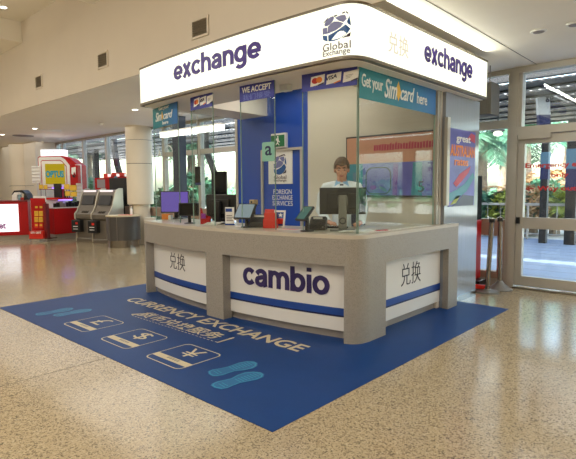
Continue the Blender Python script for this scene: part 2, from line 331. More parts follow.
# ---- glazed wall
mull = [-15.95 + 0, -15.42, -13.89, -12.36, -10.83, -9.3, -7.77, -6.24, -4.71, -3.18, -1.65, -.51]
def bay(n, x0, x1, low):
    bm = B(); w = .05; y0, y1 = YW - .06, YW + .06
    box(bm, x0, x0 + w, y0, y1, 0, ZC); box(bm, x1 - w, x1, y0, y1, 0, ZC)
    for z0, z1 in ((0, .12), (2.3, 2.42), (ZC - .07, ZC))[::1 if n > 5 else 2]: box(bm, x0 + w, x1 - w, y0 + .01, y1 - .01, z0, z1)
    wn = struct('window_%d' % n, bm, 'alu')
    if low:
        bm = B(); box(bm, x0 + w, x1 - w, y0, y1, .74, .98); box(bm, x0 + w, x1 - w, y0 - .006, y1, .1, .2); box(bm, x0 + w, x0 + w + .1, y0 - .002, y1, .2, .74); box(bm, x1 - w - .1, x1 - w, y0 - .002, y1, .2, .74); obj('low_frame', bm, 'alud', wn)
    bm = B(); box(bm, x0 + w, x1 - w, YW - .006, YW + .006, .12, ZC - .07) if n <= 5 else (box(bm, x0 + w, x1 - w, YW - .006, YW + .006, .12, 2.3), box(bm, x0 + w, x1 - w, YW - .006, YW + .006, 2.42, ZC - .07)); obj('glass', bm, 'glassw', wn)
    return wn
for n, (a, b_) in enumerate(zip(mull, mull[1:])): bay(n + 1, a, b_, True)
for n, (a, b_) in enumerate(((2.1, 3.6), (3.6, 5.1), (5.1, 6.6), (6.6, 9.0))): bay(n + 12, a, b_, False)
# the exit doors: frame, two leaves with mid rail, glass, red lettering
bm = B(); y0, y1 = YW - .08, YW + .08
box(bm, -.51, -.415, y0, y1, 0, ZC); box(bm, 2.05, 2.15, y0, y1, 0, ZC); box(bm, -.415, 2.05, y0, y1, 2.19, 2.3); box(bm, -.415, 2.05, y0, y1, ZC - .08, ZC); box(bm, -.415, -.37, y0 + .02, y1, 2.3, ZC - .08)
dr = struct('door_1', bm, 'alu')
bm = B()
for a, b_ in ((-.41, .80), (.82, 2.04)):
    for x in (a, b_ - .09): box(bm, x, x + .09, YW - .045, YW + .045, .03, 2.18)
    for z0, z1 in ((.03, .17), (.86, 1.02), (2.06, 2.18)): box(bm, a + .09, b_ - .09, YW - .04, YW + .04, z0, z1)
obj('door_leaf', bm, 'alu', dr)
bm = B()
for a, b_ in ((-.41, .80), (.82, 2.04)):
    for z0, z1 in ((.17, .86), (1.02, 2.06)): box(bm, a + .09, b_ - .09, YW - .006, YW + .006, z0, z1)
box(bm, -.37, 2.05, YW - .006, YW + .006, 2.3, ZC - .08)
obj('glass', bm, 'glassw', dr)
bm = B(); box(bm, -.4, 2.05, YW - .16, YW - .09, 0, .02); obj('door_sill', bm, 'steel', dr)
bm = B(); box(bm, -.40, -.355, YW - .075, YW - .045, .93, 1.02); obj('door_lock', bm, 'black', dr)
bm = B(); box(bm, -.40, .02, YW - .1, YW - .045, 2.12, 2.19); obj('door_closer', bm, 'alu', dr)
for s, x0, x1, z0, z1 in (('Emergency exit', -.315, .47, 1.70, 1.79), ('only', .02, .24, 1.57, 1.645), ('← Way out →', -.305, .50, 1.38, 1.465)):
    text('lettering', s, 'red', dr, plane_map((x0, YW - .008, z0), (1, 0, 0), (0, 0, 1)), x1 - x0, z1 - z0, bold=.03)
# round door sticker far along the glazing
bm = B(); f = plane_map((-9.55, YW - .012, 2.2), (1, 0, 0), (0, 0, 1))
ring_patch(bm, f, ell(.42, .21, .2, .2, 0, 32), ell(.42, .21, .165, .165, 0, 32)); st = tag(obj('window_sticker', bm, 'lit'), 'white round letter A sticker on the window glass beyond the counter', 'sticker')
text('lettering', 'A', 'lit', st, plane_map((-9.22, YW - .012, 2.32), (1, 0, 0), (0, 0, 1)), .18, .18, bold=.02)
text('lettering', 'A', 'lit', st, plane_map((-9.62, YW - .012, 2.3), (1, 0, 0), (0, 0, 1)), .18, .2, bold=.03)
# vents in the bulkhead wall
def vent(x0, x1, z0, z1, y, label):
    t = thing('air_vent', label, 'vent', ((x0 + x1) / 2, y, z0), group='air vents in the walls')
    bm = B(); b_ = .028
    box(bm, x0 - b_, x1 + b_, y - .02, y, z0 - b_, z0); box(bm, x0 - b_, x1 + b_, y - .02, y, z1, z1 + b_); box(bm, x0 - b_, x0, y - .02, y, z0, z1); box(bm, x1, x1 + b_, y - .02, y, z0, z1)
    obj('vent_frame', bm, 'wall', t)
    bm = B(); n = max(6, int((z1 - z0) / .028))
    for i in range(n): obox(bm, ((x0 + x1) / 2, y - .012, z0 + (i + .5) * (z1 - z0) / n), (1, 0, 0), (0, .8, .6), (0, -.6, .8), (x1 - x0) / 2, .012, .002)
    obj('louvre', bm, 'ventg', t)
    pbox('vent_back', 'ventg', t, x0, x1, y - .003, y - .001, z0, z1)
vent(-8.315, -8.045, 3.45, 3.65, YH, 'small square air vent in the high wall farthest from the kiosk sign')
vent(-5.77, -5.485, 3.415, 3.61, YH, 'square air vent in the high wall, middle one of three')
vent(-3.27, -2.975, 3.375, 3.56, YH, 'square air vent in the high wall just above the word exchange')
vent(-17.95, -17.62, 1.30, 1.50, 4.75, 'grey vent low in the far wall above the red phone shop counter')
# ceiling downlights
def onz(px, py, z):
    d = ROT @ Vector((px - 288, -(py - 229.5), -F)); return CAM + d * ((z - CAM.z) / d.z)
proto = None
def downlight(x, y, z, label, group, lit=True, r=.06):
    t = thing('downlight', label, 'ceiling light', (x, y, z), group=group)
    bm = B(); ring = [(.10, .0), (.10, -.012), (.075, -.012), (.075, 0)]
    lathe(bm, (x, y, z), [(r * 1.35, 0), (r * 1.35, -.012), (r * 1.03, -.014)], 24); obj('trim_ring', bm, 'lit', t)
    bm = B(); lathe(bm, (x, y, z), [(r, -.013), (r * .9, -.018)], 24); obj('lens', bm, 'lampw' if lit else 'grey', t)
    return t
for p, lab in (((539, 31), 'round downlight in the low ceiling above the emergency exit doors'), ((575, 24), 'round downlight in the low ceiling nearest the frame edge by the doors'), ((34.5, 128.5), 'round downlight in the low ceiling above the phone shop'), ((135, 109.5), 'round downlight in the low ceiling just beside the lit sign end'), ((2, 134.5), 'round downlight in the low ceiling above the far wall vent')):
    q = onz(*p, ZC); downlight(q.x, q.y, ZC, lab, 'downlights in the low ceiling', lit=p[0] < 400)
q = onz(3, 7, 4.85); downlight(q.x, q.y, 4.85, 'round downlight in the highest ceiling panel above the bulkhead wall', 'downlights in the high ceiling')
for i, p in enumerate(((50, 130.5), (23, 136))):
    q = onz(*p, ZC); bm = B()
    for r in (.3, .22, .14): lathe(bm, (q.x, q.y, ZC), [(r, 0), (r - .01, -.012 - (.3 - r) * .08), (r - .03, -.012 - (.3 - r) * .08)], 20)
    tag(obj('ceiling_diffuser', bm, 'lit' if i == 0 else 'grey'), ('white round air diffuser in the ceiling over the yellow phone shop screen', 'grey round air diffuser in the ceiling over the far half column')[i], 'air diffuser')
q = onz(100.5, 123.5, ZC) ; bm = B(); lathe(bm, (q.x, q.y, ZC), [(.06, 0), (.06, -.02), (.03, -.05)], 16); tag(obj('smoke_detector', bm, 'lit'), 'tiny white smoke detector in the low ceiling above the cash machines', 'detector')
q = onz(532, 31.5, ZC)
# glowing bar added where a lamp is mirrored in the counter glass
t = thing('lamp_reflection', 'long white glowing bar added for a lamp reflected in the counter glass', 'lamp', (-6.4, 4.2, 2.57))
pbox('diffuser', 'lamprefl', t, -7.45, -5.4, 4.15, 4.25, 2.585, 2.68); pbox('bar_housing', 'lit', t, -7.47, -5.38, 4.14, 4.26, 2.68, 2.71)
for x in (-7.1, -5.7):
    bm = B(); cyl(bm, (x, 4.2, 2.71), (x, 4.2, ZC), .006, seg=8); obj('hanger_rod', bm, 'steel', t)
# grey hanging box beside the sign end
t = thing('hanging_sign_box', 'plain grey box sign hanging under the ceiling beyond the lit sign end', 'sign', (-.82, 5.1, 2.45))
pbox('sign_case', 'boxgrey', t, -.95, -.64, 4.9, 5.2, 2.45, 2.88, bevel=.01)
pbox('sign_edge', 'boxgrey', t, -.64, -.60, 4.9, 5.2, 2.45, 2.88)
for x in (-.9, -.68):
    bm = B(); cyl(bm, (x, 5.05, 2.88), (x, 5.05, ZC), .008, seg=8); obj('hanger_rod', bm, 'steel', t)
# ================================================================== KIOSK
def fy(x): return 1.47 + .07 * (x + 2.3) ** 2
def front(xa, xb, f=fy, n=28): return [(xa + (xb - xa) * k / n, f(xa + (xb - xa) * k / n)) for k in range(n + 1)]
def bez(a, c, b, n=14): return [tuple((1-t)**2 * a[i] + 2*t*(1-t) * c[i] + t*t * b[i] for i in (0, 1)) for t in [k / n for k in range(n + 1)]]
def offs(P, d):
    out = []
    for i, p in enumerate(P):
        a = Vector(P[max(i-1, 0)]); b = Vector(P[min(i+1, len(P)-1)]); t = (b - a).normalized(); out.append((p[0] - t.y * d, p[1] + t.x * d))
    return out
def path_map(P, s0, z0, d=0):
    """arc-length mapping along plan path P, starting at arc length s0; d = inset of the surface"""
    P = [Vector(p) for p in offs(P, d)]; S = [0]
    for a, b in zip(P, P[1:]): S.append(S[-1] + (b - a).length)
    def f(u, v, w):
        s = s0 + u; i = 0
        while i < len(S) - 2 and S[i+1] < s: i += 1
        t = (P[i+1] - P[i]).normalized(); q = P[i] + t * (s - S[i])
        return (q.x + t.y * w, q.y - t.x * w, z0 + v)
    return f
CX = -.54
corner = bez((-.685, fy(-.685)), (CX + .01, fy(-.70) + .04), (CX, 1.90))
O = front(-4.19, -.685) + corner[1:] + [(CX, y) for y in (2.15, 2.6, 3.0, 3.3)]
O2 = O + [(CX, 3.54), (CX, 3.80)]
ct = thing('service_counter', 'grey curved service counter lettered cambio standing on the blue floor mat', 'counter', (-2.3, 2.0, 0))
bm = B(); ribbon(bm, O + [(CX, 3.5)], offs(O + [(CX, 3.5)], .14), .732, .985); ribbon(bm, [(CX, 3.5), (CX, 3.8)], [(CX - .065, 3.5), (CX - .065, 3.8)], .732, .985); obj('front_band', bm, 'counter', ct, smooth=True)
for P in (front(-4.19, -4.13, n=2), front(-2.50, -2.20, n=6), corner + [(CX, 2.152)], [(CX, 3.545), (CX, 3.80)]):
    bm = B(); ribbon(bm, P, offs(P, .13 if P[0][1] < 3.4 else .07), 0, .732); obj('post', bm, 'counter', ct, smooth=True)
OW = front(-4.19, -.685) + corner[1:] + [(CX, y) for y in (2.4, 3.3)]
inner = [(CX - .72, 3.3), (CX - .72, 2.38), (-1.45, 2.30), (-2.3, 2.20), (-3.2, 2.26), (-4.19, 2.42)]
bm = B(); prism(bm, [(x, y, .985) for x, y in OW + inner], (0, 0, .035)); box(bm, CX - .07, CX, 3.3, 3.8, .985, 1.02); obj('worktop', bm, 'countertop', ct)
inner2 = [(CX - .6, 3.3), (CX - .6, 2.4), (-1.5, 2.2), (-2.3, 2.08), (-3.2, 2.15), (-4.1, 2.3)]
bm = B(); prism(bm, [(x, y, .02) for x, y in offs(front(-4.1, -.685), .2) + [(CX - .2, 1.95), (CX - .2, 3.3)] + inner2], (0, 0, .96)); obj('carcass', bm, 'white', ct)
segs = [front(-4.16, -2.48, n=14), front(-2.24, -.66, n=14), [(CX, 2.1), (CX, 2.8), (CX, 3.55)]]
for k, P in enumerate(segs):
    bm = B(); ribbon(bm, offs(P, .11), offs(P, .13), .085, .735); pn = obj('fascia_panel', bm, 'white', ct)
    bm = B(); ribbon(bm, offs(P, .106), offs(P, .111), .238, .308); obj('blue_stripe', bm, 'blue', pn)
    bm = B(); ribbon(bm, offs(P, .106), offs(P, .111), .222, .238); obj('navy_stripe', bm, 'navy', pn)
    bm = B(); ribbon(bm, offs(P, .15), offs(P, .18), .0, .085); obj('kick_plate', bm, 'kick', ct)
    if k == 0: text('lettering', '兑换', 'ink', pn, path_map(P, .62, .425, .108), .42, .21, bold=-.012)
    if k == 1: strokes('lettering', 'cambio', 'darkpurple', pn, path_map(P, .25, .41, .108), 1.10, .262)
    if k == 2: text('lettering', '兑换', 'ink', pn, path_map(P, .53, .40, .108), .43, .24, bold=-.012)
# ---- lit fascia with its soffit and roof
def fF(x): return 1.5 + .025 * (x + 1.9) ** 2
FX = -.49
fc = bez((-.70, fF(-.70)), (FX, fF(-.70) + .012), (FX, 1.80))
lc = bez((-4.08, 1.76), (-4.08, fF(-4.0) + .005), (-3.97, fF(-3.97)), 8)
FP = [(-4.08, 3.45), (-4.08, 2.4)] + lc + front(-3.97, -.70, fF)[1:] + fc[1:] + [(FX, 2.4), (FX, 3.2), (FX, 4.45)]
fa = thing('illuminated_fascia', 'wraparound white lit fascia sign reading exchange above the currency counter', 'sign', (-2.2, 2.6, 2.57))
bm = B(); ribbon(bm, FP, offs(FP, .05), 2.598, 3.034); obj('lightbox', bm, 'fascia', fa)
for z0, z1 in ((2.572, 2.598), (3.034, 3.056)):
    Q = offs(FP, -.008); bm = B(); ribbon(bm, Q, offs(FP, .06), z0, z1); obj('edge_trim', bm, 'trimd', fa)
sof_in = [(-1.22, 4.45), (-1.22, 2.24), (-3.45, 2.24), (-3.45, 3.45)]
bm = B(); prism(bm, [(x, y, 2.566) for x, y in offs(FP, .05) + sof_in], (0, 0, .02)); obj('soffit', bm, 'soffit', fa)
bm = B(); prism(bm, [(x, y, 3.0) for x, y in offs(FP, .06)], (0, 0, .03)); obj('roof_deck', bm, 'soffit', fa)
bm = B(); U = sof_in[::-1]; ribbon(bm, U, offs(U, -.02), 2.586, 2.9); obj('upstand', bm, 'soffit', fa)
bm = B(); prism(bm, [(x, y, 2.9) for x, y in sof_in[:1] + sof_in[1:]], (0, 0, .02)); obj('inner_ceiling', bm, 'soffit', fa)
def sx(P, x):
    s = 0
    for a, b in zip(P, P[1:]):
        if a[0] <= x <= b[0] and b[0] > a[0]: return s + (Vector(b) - Vector(a)).length * (x - a[0]) / (b[0] - a[0])
        s += (Vector(b) - Vector(a)).length
    return s
def sy(P, y):
    s = 0
    for a, b in zip(P, P[1:]):
        if a[0] > -.5 and a[1] <= y <= b[1]: return s + y - a[1]
        s += (Vector(b) - Vector(a)).length
s0 = sx(FP, -3.105)
strokes('lettering', 'exchange', 'purple', fa, path_map(FP, s0 - .02, 2.688), 1.54, .285, gap=.06)
strokes('lettering', 'exchange', 'purple', fa, path_map(FP, sy(FP, 2.765), 2.685), 1.22, .285, gap=.06)
text('lettering', '兑换', em('washed_out_print', (255, 244, 218), .9), fa, path_map(FP, sy(FP, 2.07), 2.71), .37, .19)  # dark characters painted pale and glowing, as washed out by the lightbox
sl = sx(FP, -.83)
lg = path_map(FP, sl, 2.738); emblem(fa, lg, .275, .235)
text('lettering', 'Global', 'grey', fa, path_map(FP, sl, 2.662), .275, .065, spacing=1.05, bold=.012); text('lettering', 'Exchange', 'grey', fa, path_map(FP, sl, 2.604), .27, .062, bold=.012)
# ---- glass screens with their banners
def gy(x): return 1.68 + .06 * (x + 2.3) ** 2
def gradient(name, c0, c1, axis):
    m, nt, b, o = nodes(name); tc = nt.nodes.new('ShaderNodeTexCoord'); s = nt.nodes.new('ShaderNodeSeparateXYZ'); r = nt.nodes.new('ShaderNodeValToRGB')
    nt.links.new(tc.outputs['Generated'], s.inputs[0]); nt.links.new(s.outputs[axis], r.inputs['Fac']); nt.links.new(r.outputs['Color'], b.inputs['Base Color'])
    r.color_ramp.elements[0].color = (*lin(c0), 1); r.color_ramp.elements[1].color = (*lin(c1), 1); r.color_ramp.elements[0].position = .25; b.inputs['Roughness'].default_value = .45; return m
M['gradX'] = gradient('teal_to_azure_print_x', (22, 126, 136), (32, 104, 176), 0); M['gradY'] = gradient('teal_to_azure_print_y', (22, 128, 136), (34, 112, 182), 1)
def pane(P, label, zb, bm_mat):
    mid = P[len(P) // 2]
    t = thing('glass_screen', label, 'glass screen', (mid[0], mid[1], 1.02), group='glass screens on the counter')
    bm = B(); ribbon(bm, P, offs(P, .012), 1.0205, 2.565); obj('glass', bm, 'glassk', t)
    for q in (P[:2], P[-2:]):
        a, b = Vector(q[0]), Vector(q[1]); d = (b - a).normalized() * .004; e = a if q is not None and q == P[:2] else b; e2 = e + d if q == P[:2] else e - d
        Q = [tuple(e), tuple(e2)] if q == P[:2] else [tuple(e2), tuple(e)]
        bm = B(); ribbon(bm, offs(Q, -.0008), offs(Q, .0128), 1.0205, 2.565); obj('glass_edge', bm, 'glassedge', t)
    bn = None
    if zb:
        bm = B(); ribbon(bm, offs(P, -.004), offs(P, -.001), zb, 2.565); bn = obj('banner', bm, bm_mat, t)
    return t, bn
PA, PB, PC, PD = front(-4.14, -3.37, gy, 8), front(-3.04, -2.585, gy, 6), front(-2.11, -1.61, gy, 6), front(-1.265, -.675, gy, 6)
PE = [(-.67, 1.862), (-.67, 2.6), (-.67, 3.4)]
def simcard(P, bn, W, z0, H, one_line):
    f = lambda s, z: path_map(P, s, z, -.004)
    if one_line:
        rows = [('Get your', .035, .365, .075, .155, 0, .01), ('Sim', .43, .24, .06, .19, .35, .012), ('card', .74, .29, .075, .155, .35, .012), ('here', 1.09, .23, .08, .12, 0, .01)]
        k = W / 1.38; dia = (.70, .155, .1)
    else:
        rows = [('Get your', .28, .4, .212, .055, 0, .01), ('Sim', .13, .26, .085, .12, .35, .012), ('card', .46, .34, .09, .1, .35, .012), ('here', .42, .22, .025, .045, 0, .01)]
        k = W / .95; dia = (.41, .145, .065)
    bm = B(); patch(bm, f(0, z0), [((dia[0] - dia[2] * .55) * k, dia[1]), (dia[0] * k, dia[1] - dia[2]), ((dia[0] + dia[2] * .55) * k, dia[1] - .01), (dia[0] * k, dia[1] + dia[2])], .002); obj('diamond', bm, 'gold', bn)
    for s, u, w, v, h, sh, bo in rows: text('lettering', s, 'lit', bn, f(u * k, z0 + v), w * k, h, bold=bo, shear=sh, thick=.0045)
def cards(P, bn, W, z0, H):
    for i in range(3):
        u0 = W * (.17 + .3 * i); f = path_map(P, u0, z0 + H * .22, -.004); w, h = W * .26, H * .56
        bm = B(); sk = .12 * h
        patch(bm, f, [(0, 0), (w, sk * 1.4), (w + .01, h + sk), (.01, h)], .003); cd = obj('card_mark', bm, 'lit', bn)
        g = lambda u, v, q, f=f: f(u, v, q + .003)
        bm = B()
        if i == 0:
            patch(bm, g, ell(w * .36, h * .56, w * .25, h * .3), .001); obj('mark_red', bm, 'red', cd)
            bm = B(); patch(bm, g, ell(w * .66, h * .6, w * .22, h * .3), .002); obj('mark_orange', bm, 'orange', cd)
        elif i == 1:
            bm.free(); text('lettering', 'VISA', 'navy', cd, (lambda u, v, q, g=g: g(u, v + u * .16, q)), w * .75, h * .4, bold=.02, shear=.2)
            cd.children[0].data.transform(Matrix.Translation((0, 0, h * .38)))
        else:
            for j in range(3): patch(bm, g, [(w * .2, h * (.36 + .14 * j)), (w * (.5 + .1 * j), h * (.4 + .14 * j)), (w * (.5 + .1 * j), h * (.44 + .14 * j)), (w * .2, h * (.4 + .14 * j))], .001)
            obj('mark_lines', bm, 'grey', cd)
        bm = B(); patch(bm, g, [(w * .55, 0), (w, sk * 1.4), (w, sk * 1.4 + h * .14), (w * .55, h * .12)], .001); obj('mark_strip', bm, 'ink' if i != 1 else 'orange', cd)  # thin strip along the card's lower edge, orange on the middle card
tA, bA = pane(PA, 'glass screen with teal Get your Simcard banner above the purple monitor', 2.295, 'gradX'); simcard(PA, bA, .78, 2.295, .27, False)
tB, bB = pane(PB, 'narrow glass screen with a small blue card banner left of the We Accept one', 2.408, 'banN'); cards(PB, bB, .455, 2.408, .16)
tC, bC = pane(PC, 'glass screen with the dark blue We Accept banner', 2.395, 'banN')
text('lettering', 'WE ACCEPT', 'lit', bC, path_map(PC, .04, 2.482, -.004), .42, .062, bold=.018); text('lettering', '我们接受', pm('dim_blue_print', (96, 108, 180), .5), bC, path_map(PC, .05, 2.405, -.004), .40, .062)
st = obj('green_sticker', (lambda bm: (patch(bm, path_map(PC, .325, 1.74, -.001), rrect(0, .17, 0, .2, .015), .002), bm)[1])(B()), pm('mint_sticker', (128, 180, 160), .4), tC)
text('lettering', 'a', 'navy', st, path_map(PC, .37, 1.80, -.003), .09, .10, bold=.01)
tD, bD = pane(PD, 'glass corner screen with blue card banner in front of the standing man', 2.40, 'banN'); cards(PD, bD, .59, 2.40, .165)
tE, bE = pane(PE, 'long side glass screen with wide teal Get your Simcard here banner', 2.285, 'gradY'); simcard(PE, bE, 1.38, 2.285, .28, True)
bm = B(); 
for y in (3.42, 3.475): box(bm, -.70, -.645, y, y + .035, 1.0205, 2.565)
tag(obj('screen_post', bm, 'alu'), 'slim pale metal double post at the end of the side glass', 'post')
bm = B(); box(bm, -4.25, -4.19, 3.49, 3.56, 0, 2.9)
tag(obj('corner_post', bm, 'alu'), 'tall pale metal post at the edge of the blue wall', 'post')
# ---- kiosk walls
wb = thing('blue_wall', 'royal blue back wall with Global Exchange poster and white text', 'wall panel', (-3.4, 3.52, 0))
pbox('wall_board', 'wallblue', wb, -4.19, -2.68, 3.5, 3.56, 0, 2.9)
bm = B(); box(bm, -3.63, -3.59, 3.47, 3.5, 0, 2.06); box(bm, -2.81, -2.77, 3.47, 3.5, 0, 2.06); box(bm, -3.59, -2.81, 3.47, 3.5, 2.02, 2.06); obj('doorway_frame', bm, 'alu', wb)
pbox('emblem_poster', 'lit', wb, -3.475, -2.975, 3.488, 3.499, 1.525, 2.02)
g = plane_map((-3.355, 3.487, 1.665), (1, 0, 0), (0, 0, 1)); emblem(wb, g, .26, .31)
text('lettering', 'Global', 'grey', wb, plane_map((-3.355, 3.487, 1.60), (1, 0, 0), (0, 0, 1)), .26, .055, bold=.01); text('lettering', 'Exchange', 'grey', wb, plane_map((-3.355, 3.487, 1.55), (1, 0, 0), (0, 0, 1)), .26, .05, bold=.01)
for k, s in enumerate(('FOREIGN', 'EXCHANGE', 'SERVICES')): text('lettering', s, 'lit', wb, plane_map((-3.40 + (.02 if k == 0 else 0), 3.499, 1.37 - .088 * k), (1, 0, 0), (0, 0, 1)), .38 if k == 0 else .42, .072)
ex = thing('exit_sign', 'green emergency exit sign with white figure on the blue wall', 'sign', (-3.215, 3.45, 2.075))
pbox('sign_case', 'lit', ex, -3.37, -3.07, 3.44, 3.5, 2.065, 2.285, bevel=.004); pbox('sign_face', 'green', ex, -3.36, -3.085, 3.433, 3.44, 2.085, 2.255)
bm = B(); g = plane_map((-3.27, 3.432, 2.095), (1, 0, 0), (0, 0, 1))
patch(bm, g, ell(.055, .135, .014, .014)); patch(bm, g, [(.03,.115),(.07,.12),(.075,.08),(.1,.06),(.09,.05),(.06,.068),(.065,.04),(.09,.015),(.08,.005),(.05,.035),(.02,.01),(.012,.018),(.04,.05),(.04,.085),(.02,.08),(.015,.09)])
obj('running_figure', bm, 'lit', ex)
bw = thing('beige_wall', 'plain beige back wall behind the standing man', 'wall panel', (-1.7, 3.52, 0)); pbox('wall_board', 'wall', bw, -2.68, -.66, 3.5, 3.56, 0, 2.9)
# banknote display on the beige wall
sc = thing('wall_display', 'large dark framed display with salmon and violet picture on the beige wall', 'display', (-1.3, 3.46, 1.34))
pbox('display_frame', 'darkframe', sc, -1.97, -.67, 3.455, 3.5, 1.335, 2.13)
pbox('salmon_area', 'brownp', sc, -1.95, -.69, 3.45, 3.456, 1.77, 2.11); pbox('violet_area', 'posterB', sc, -1.70, -.69, 3.45, 3.456, 1.36, 1.77); pbox('turquoise_tile', 'posterT', sc, -1.95, -1.70, 3.45, 3.456, 1.36, 1.77)
f = plane_map((-1.95, 3.449, 1.36), (1, 0, 0), (0, 0, 1)); bm = B()
for k in range(22):
    u = .42 + k * .038; patch(bm, f, [(u, .56 + random.uniform(0, .015)), (u + .03, .565), (u + .032, .63 + random.uniform(0, .04)), (u + .004, .64)], .002)
obj('crimson_strokes', bm, 'pinkr', sc)
bm = B(); ring_patch(bm, f, rrect(.30, .68, .01, .36, .1), rrect(.315, .665, .025, .345, .09)); obj('arch_outline', bm, 'navy', sc)
bm = B(); patch(bm, f, [(.70, 0), (.76, 0), (.78, .4), (.71, .4)]); patch(bm, f, ell(.42, .1, .05, .03)); obj('violet_bar', bm, 'posterV', sc)
bm = B(); patch(bm, f, [(.96, 0), (1.1, 0), (1.1, .4), (.98, .4)]); obj('turquoise_bar', bm, 'posterT', sc)
bm = B(); patch(bm, f, ell(.56, .08, .06, .02, -.5)); patch(bm, f, [(.1, .16), (.17, .16), (.17, .3), (.1, .3)]); obj('pale_marks', bm, 'bannerl', sc)
text('lettering', '5', 'navy', sc, plane_map((-.90, 3.447, 1.40), (1, 0, 0), (0, 0, 1)), .08, .13)
# silver side wall with poster
sw = thing('silver_wall', 'glossy silver side wall of the kiosk beside the exit doors', 'wall panel', (-.63, 4.07, 0))
pbox('wall_board', 'silver', sw, -.66, -.615, 3.56, 4.55, 0, 2.565); pbox('skirting', 'steel', sw, -.615, -.61, 3.91, 4.55, 0, .07)
bm = B(); box(bm, -2.70, -.66, 4.50, 4.55, 0, 2.56); obj('rear_board', bm, 'wall', sw)
pbox('edge_profile', 'alu', sw, -.615, -.575, 3.53, 3.60, 1.24, 2.27)
ps = thing('travel_poster', 'blue and orange Australian travel poster on the silver wall', 'poster', (-.61, 4.03, 1.22))
pbox('poster_sheet', 'posterB', ps, -.614, -.608, 3.66, 4.42, 1.22, 2.16)
f = plane_map((-.608, 3.66, 1.22), (0, 1, 0), (0, 0, 1))
text('lettering', 'great', 'lit', ps, plane_map((-.607, 3.84, 1.985), (0, 1, 0), (0, 0, 1)), .42, .10, bold=.02); text('lettering', 'AUSTRALIAN', 'orange', ps, plane_map((-.607, 3.68, 1.83), (0, 1, 0), (0, 0, 1)), .72, .14, bold=.03); text('lettering', 'rates', 'orange', ps, plane_map((-.607, 3.80, 1.72), (0, 1, 0), (0, 0, 1)), .4, .085, bold=.02)
bm = B(); patch(bm, f, [(.5, .84), (.74, .8), (.74, .9), (.62, .92)]); obj('crimson_flag', bm, 'pinkr', ps); bm = B(); patch(bm, f, [(.12, .28), (.3, .4), (.62, .5), (.56, .42), (.34, .3), (.2, .24)]); obj('crimson_swirl', bm, 'pinkr', ps)
bm = B(); patch(bm, f, [(0, .16), (.2, .2), (.45, .28), (.7, .42), (.75, .36), (.5, .18), (.25, .1), (0, .06)]); obj('turquoise_swirl', bm, 'posterT', ps)
bm = B(); patch(bm, f, [(.04, .02), (.2, .04), (.34, .14), (.2, .12)]); obj('green_swirl', bm, 'leafB', ps)
bm = B(); patch(bm, f, [(0, 0), (.05, 0), (.2, .04), (.4, .14), (.74, .12), (.74, 0)]); obj('navy_swirl', bm, 'navy', ps)
# sensor under the soffit
bm = B(); box(bm, -1.75, -1.64, 1.93, 2.02, 2.50, 2.566); box(bm, -1.735, -1.69, 1.925, 1.93, 2.515, 2.55); tag(obj('ceiling_sensor', bm, 'lit', bevel=.01), 'small white sensor box under the soffit beside the We Accept banner', 'sensor')
bm = B(); tube(bm, [(-3.27, 1.9, 2.566), (-3.27, 1.9, 2.47), (-3.23, 1.9, 2.45), (-3.2, 1.9, 2.47), (-3.2, 1.9, 2.566)], .012, 8); tag(obj('soffit_bracket', bm, 'alu'), 'small loop bracket under the soffit beside the Simcard banner', 'bracket')
# ================================================================== FLOOR MAT
mt = thing('floor_mat', 'big blue vinyl floor mat printed Currency Exchange around the counter', 'floor mat', (-2.4, 2, 0))
pbox('mat_sheet', 'mat', mt, -4.75, 0, 0, 4.03, .0005, .004)
def fm(x, y, dx=1, dy=0): return plane_map((x, y, .0042), (dx, dy, 0), (-dy, dx, 0))
text('lettering', 'CURRENCY EXCHANGE', 'cream', mt, fm(-3.95, 1.245, 1, -.018), 3.09, .195, bold=.018, thick=.001)
text('lettering', '货币兑换服务', 'cream', mt, fm(-3.13, .93), 1.42, .19, bold=.008, thick=.001)
bm = B(); f = fm(-3.2, .9)
patch(bm, f, [(0, .02), (.13, .19), (.15, .18), (.03, 0)], .001)
for k in range(26):
    u = .06 + k * .06; patch(bm, f, [(u, -.012), (u + .035, -.012), (u + .035, -.004), (u, -.004)], .001)
patch(bm, f, [(1.56, -.012), (1.61, -.012), (1.61, .2), (1.585, .2), (1.585, .004), (1.56, .004)], .001); obj('dashed_frame', bm, 'cream', mt)
for x, y, s, bars in ((-3.40, .20, '£', 3), (-2.575, .205, '$', 3), (-1.785, .22, '¥', 3)):
    f = fm(x, y); bm = B(); ring_patch(bm, f, rrect(0, .505, 0, .475, .06), rrect(.011, .494, .011, .464, .052), .001); ic = obj('currency_icon', bm, 'cream', mt)
    bm = B(); patch(bm, f, [(.011, .08), (.494, .08), (.494, .152), (.011, .152)], .001); obj('icon_bar', bm, 'cream', ic)
    bm = B(); g = lambda u, v, w, f=f: f(u, v, w + .001)
    for k in range(5): patch(bm, g, [(.18 + k*.035, .11), (.205 + k*.035, .11), (.2 + k*.035, .14), (.18 + k*.035, .138)], .0005)
    obj('bar_marks', bm, 'stand', ic)
    text('symbol', s, 'cream', ic, fm(x + .17, y + .225), .18, .2, bold=-.004, thick=.001)
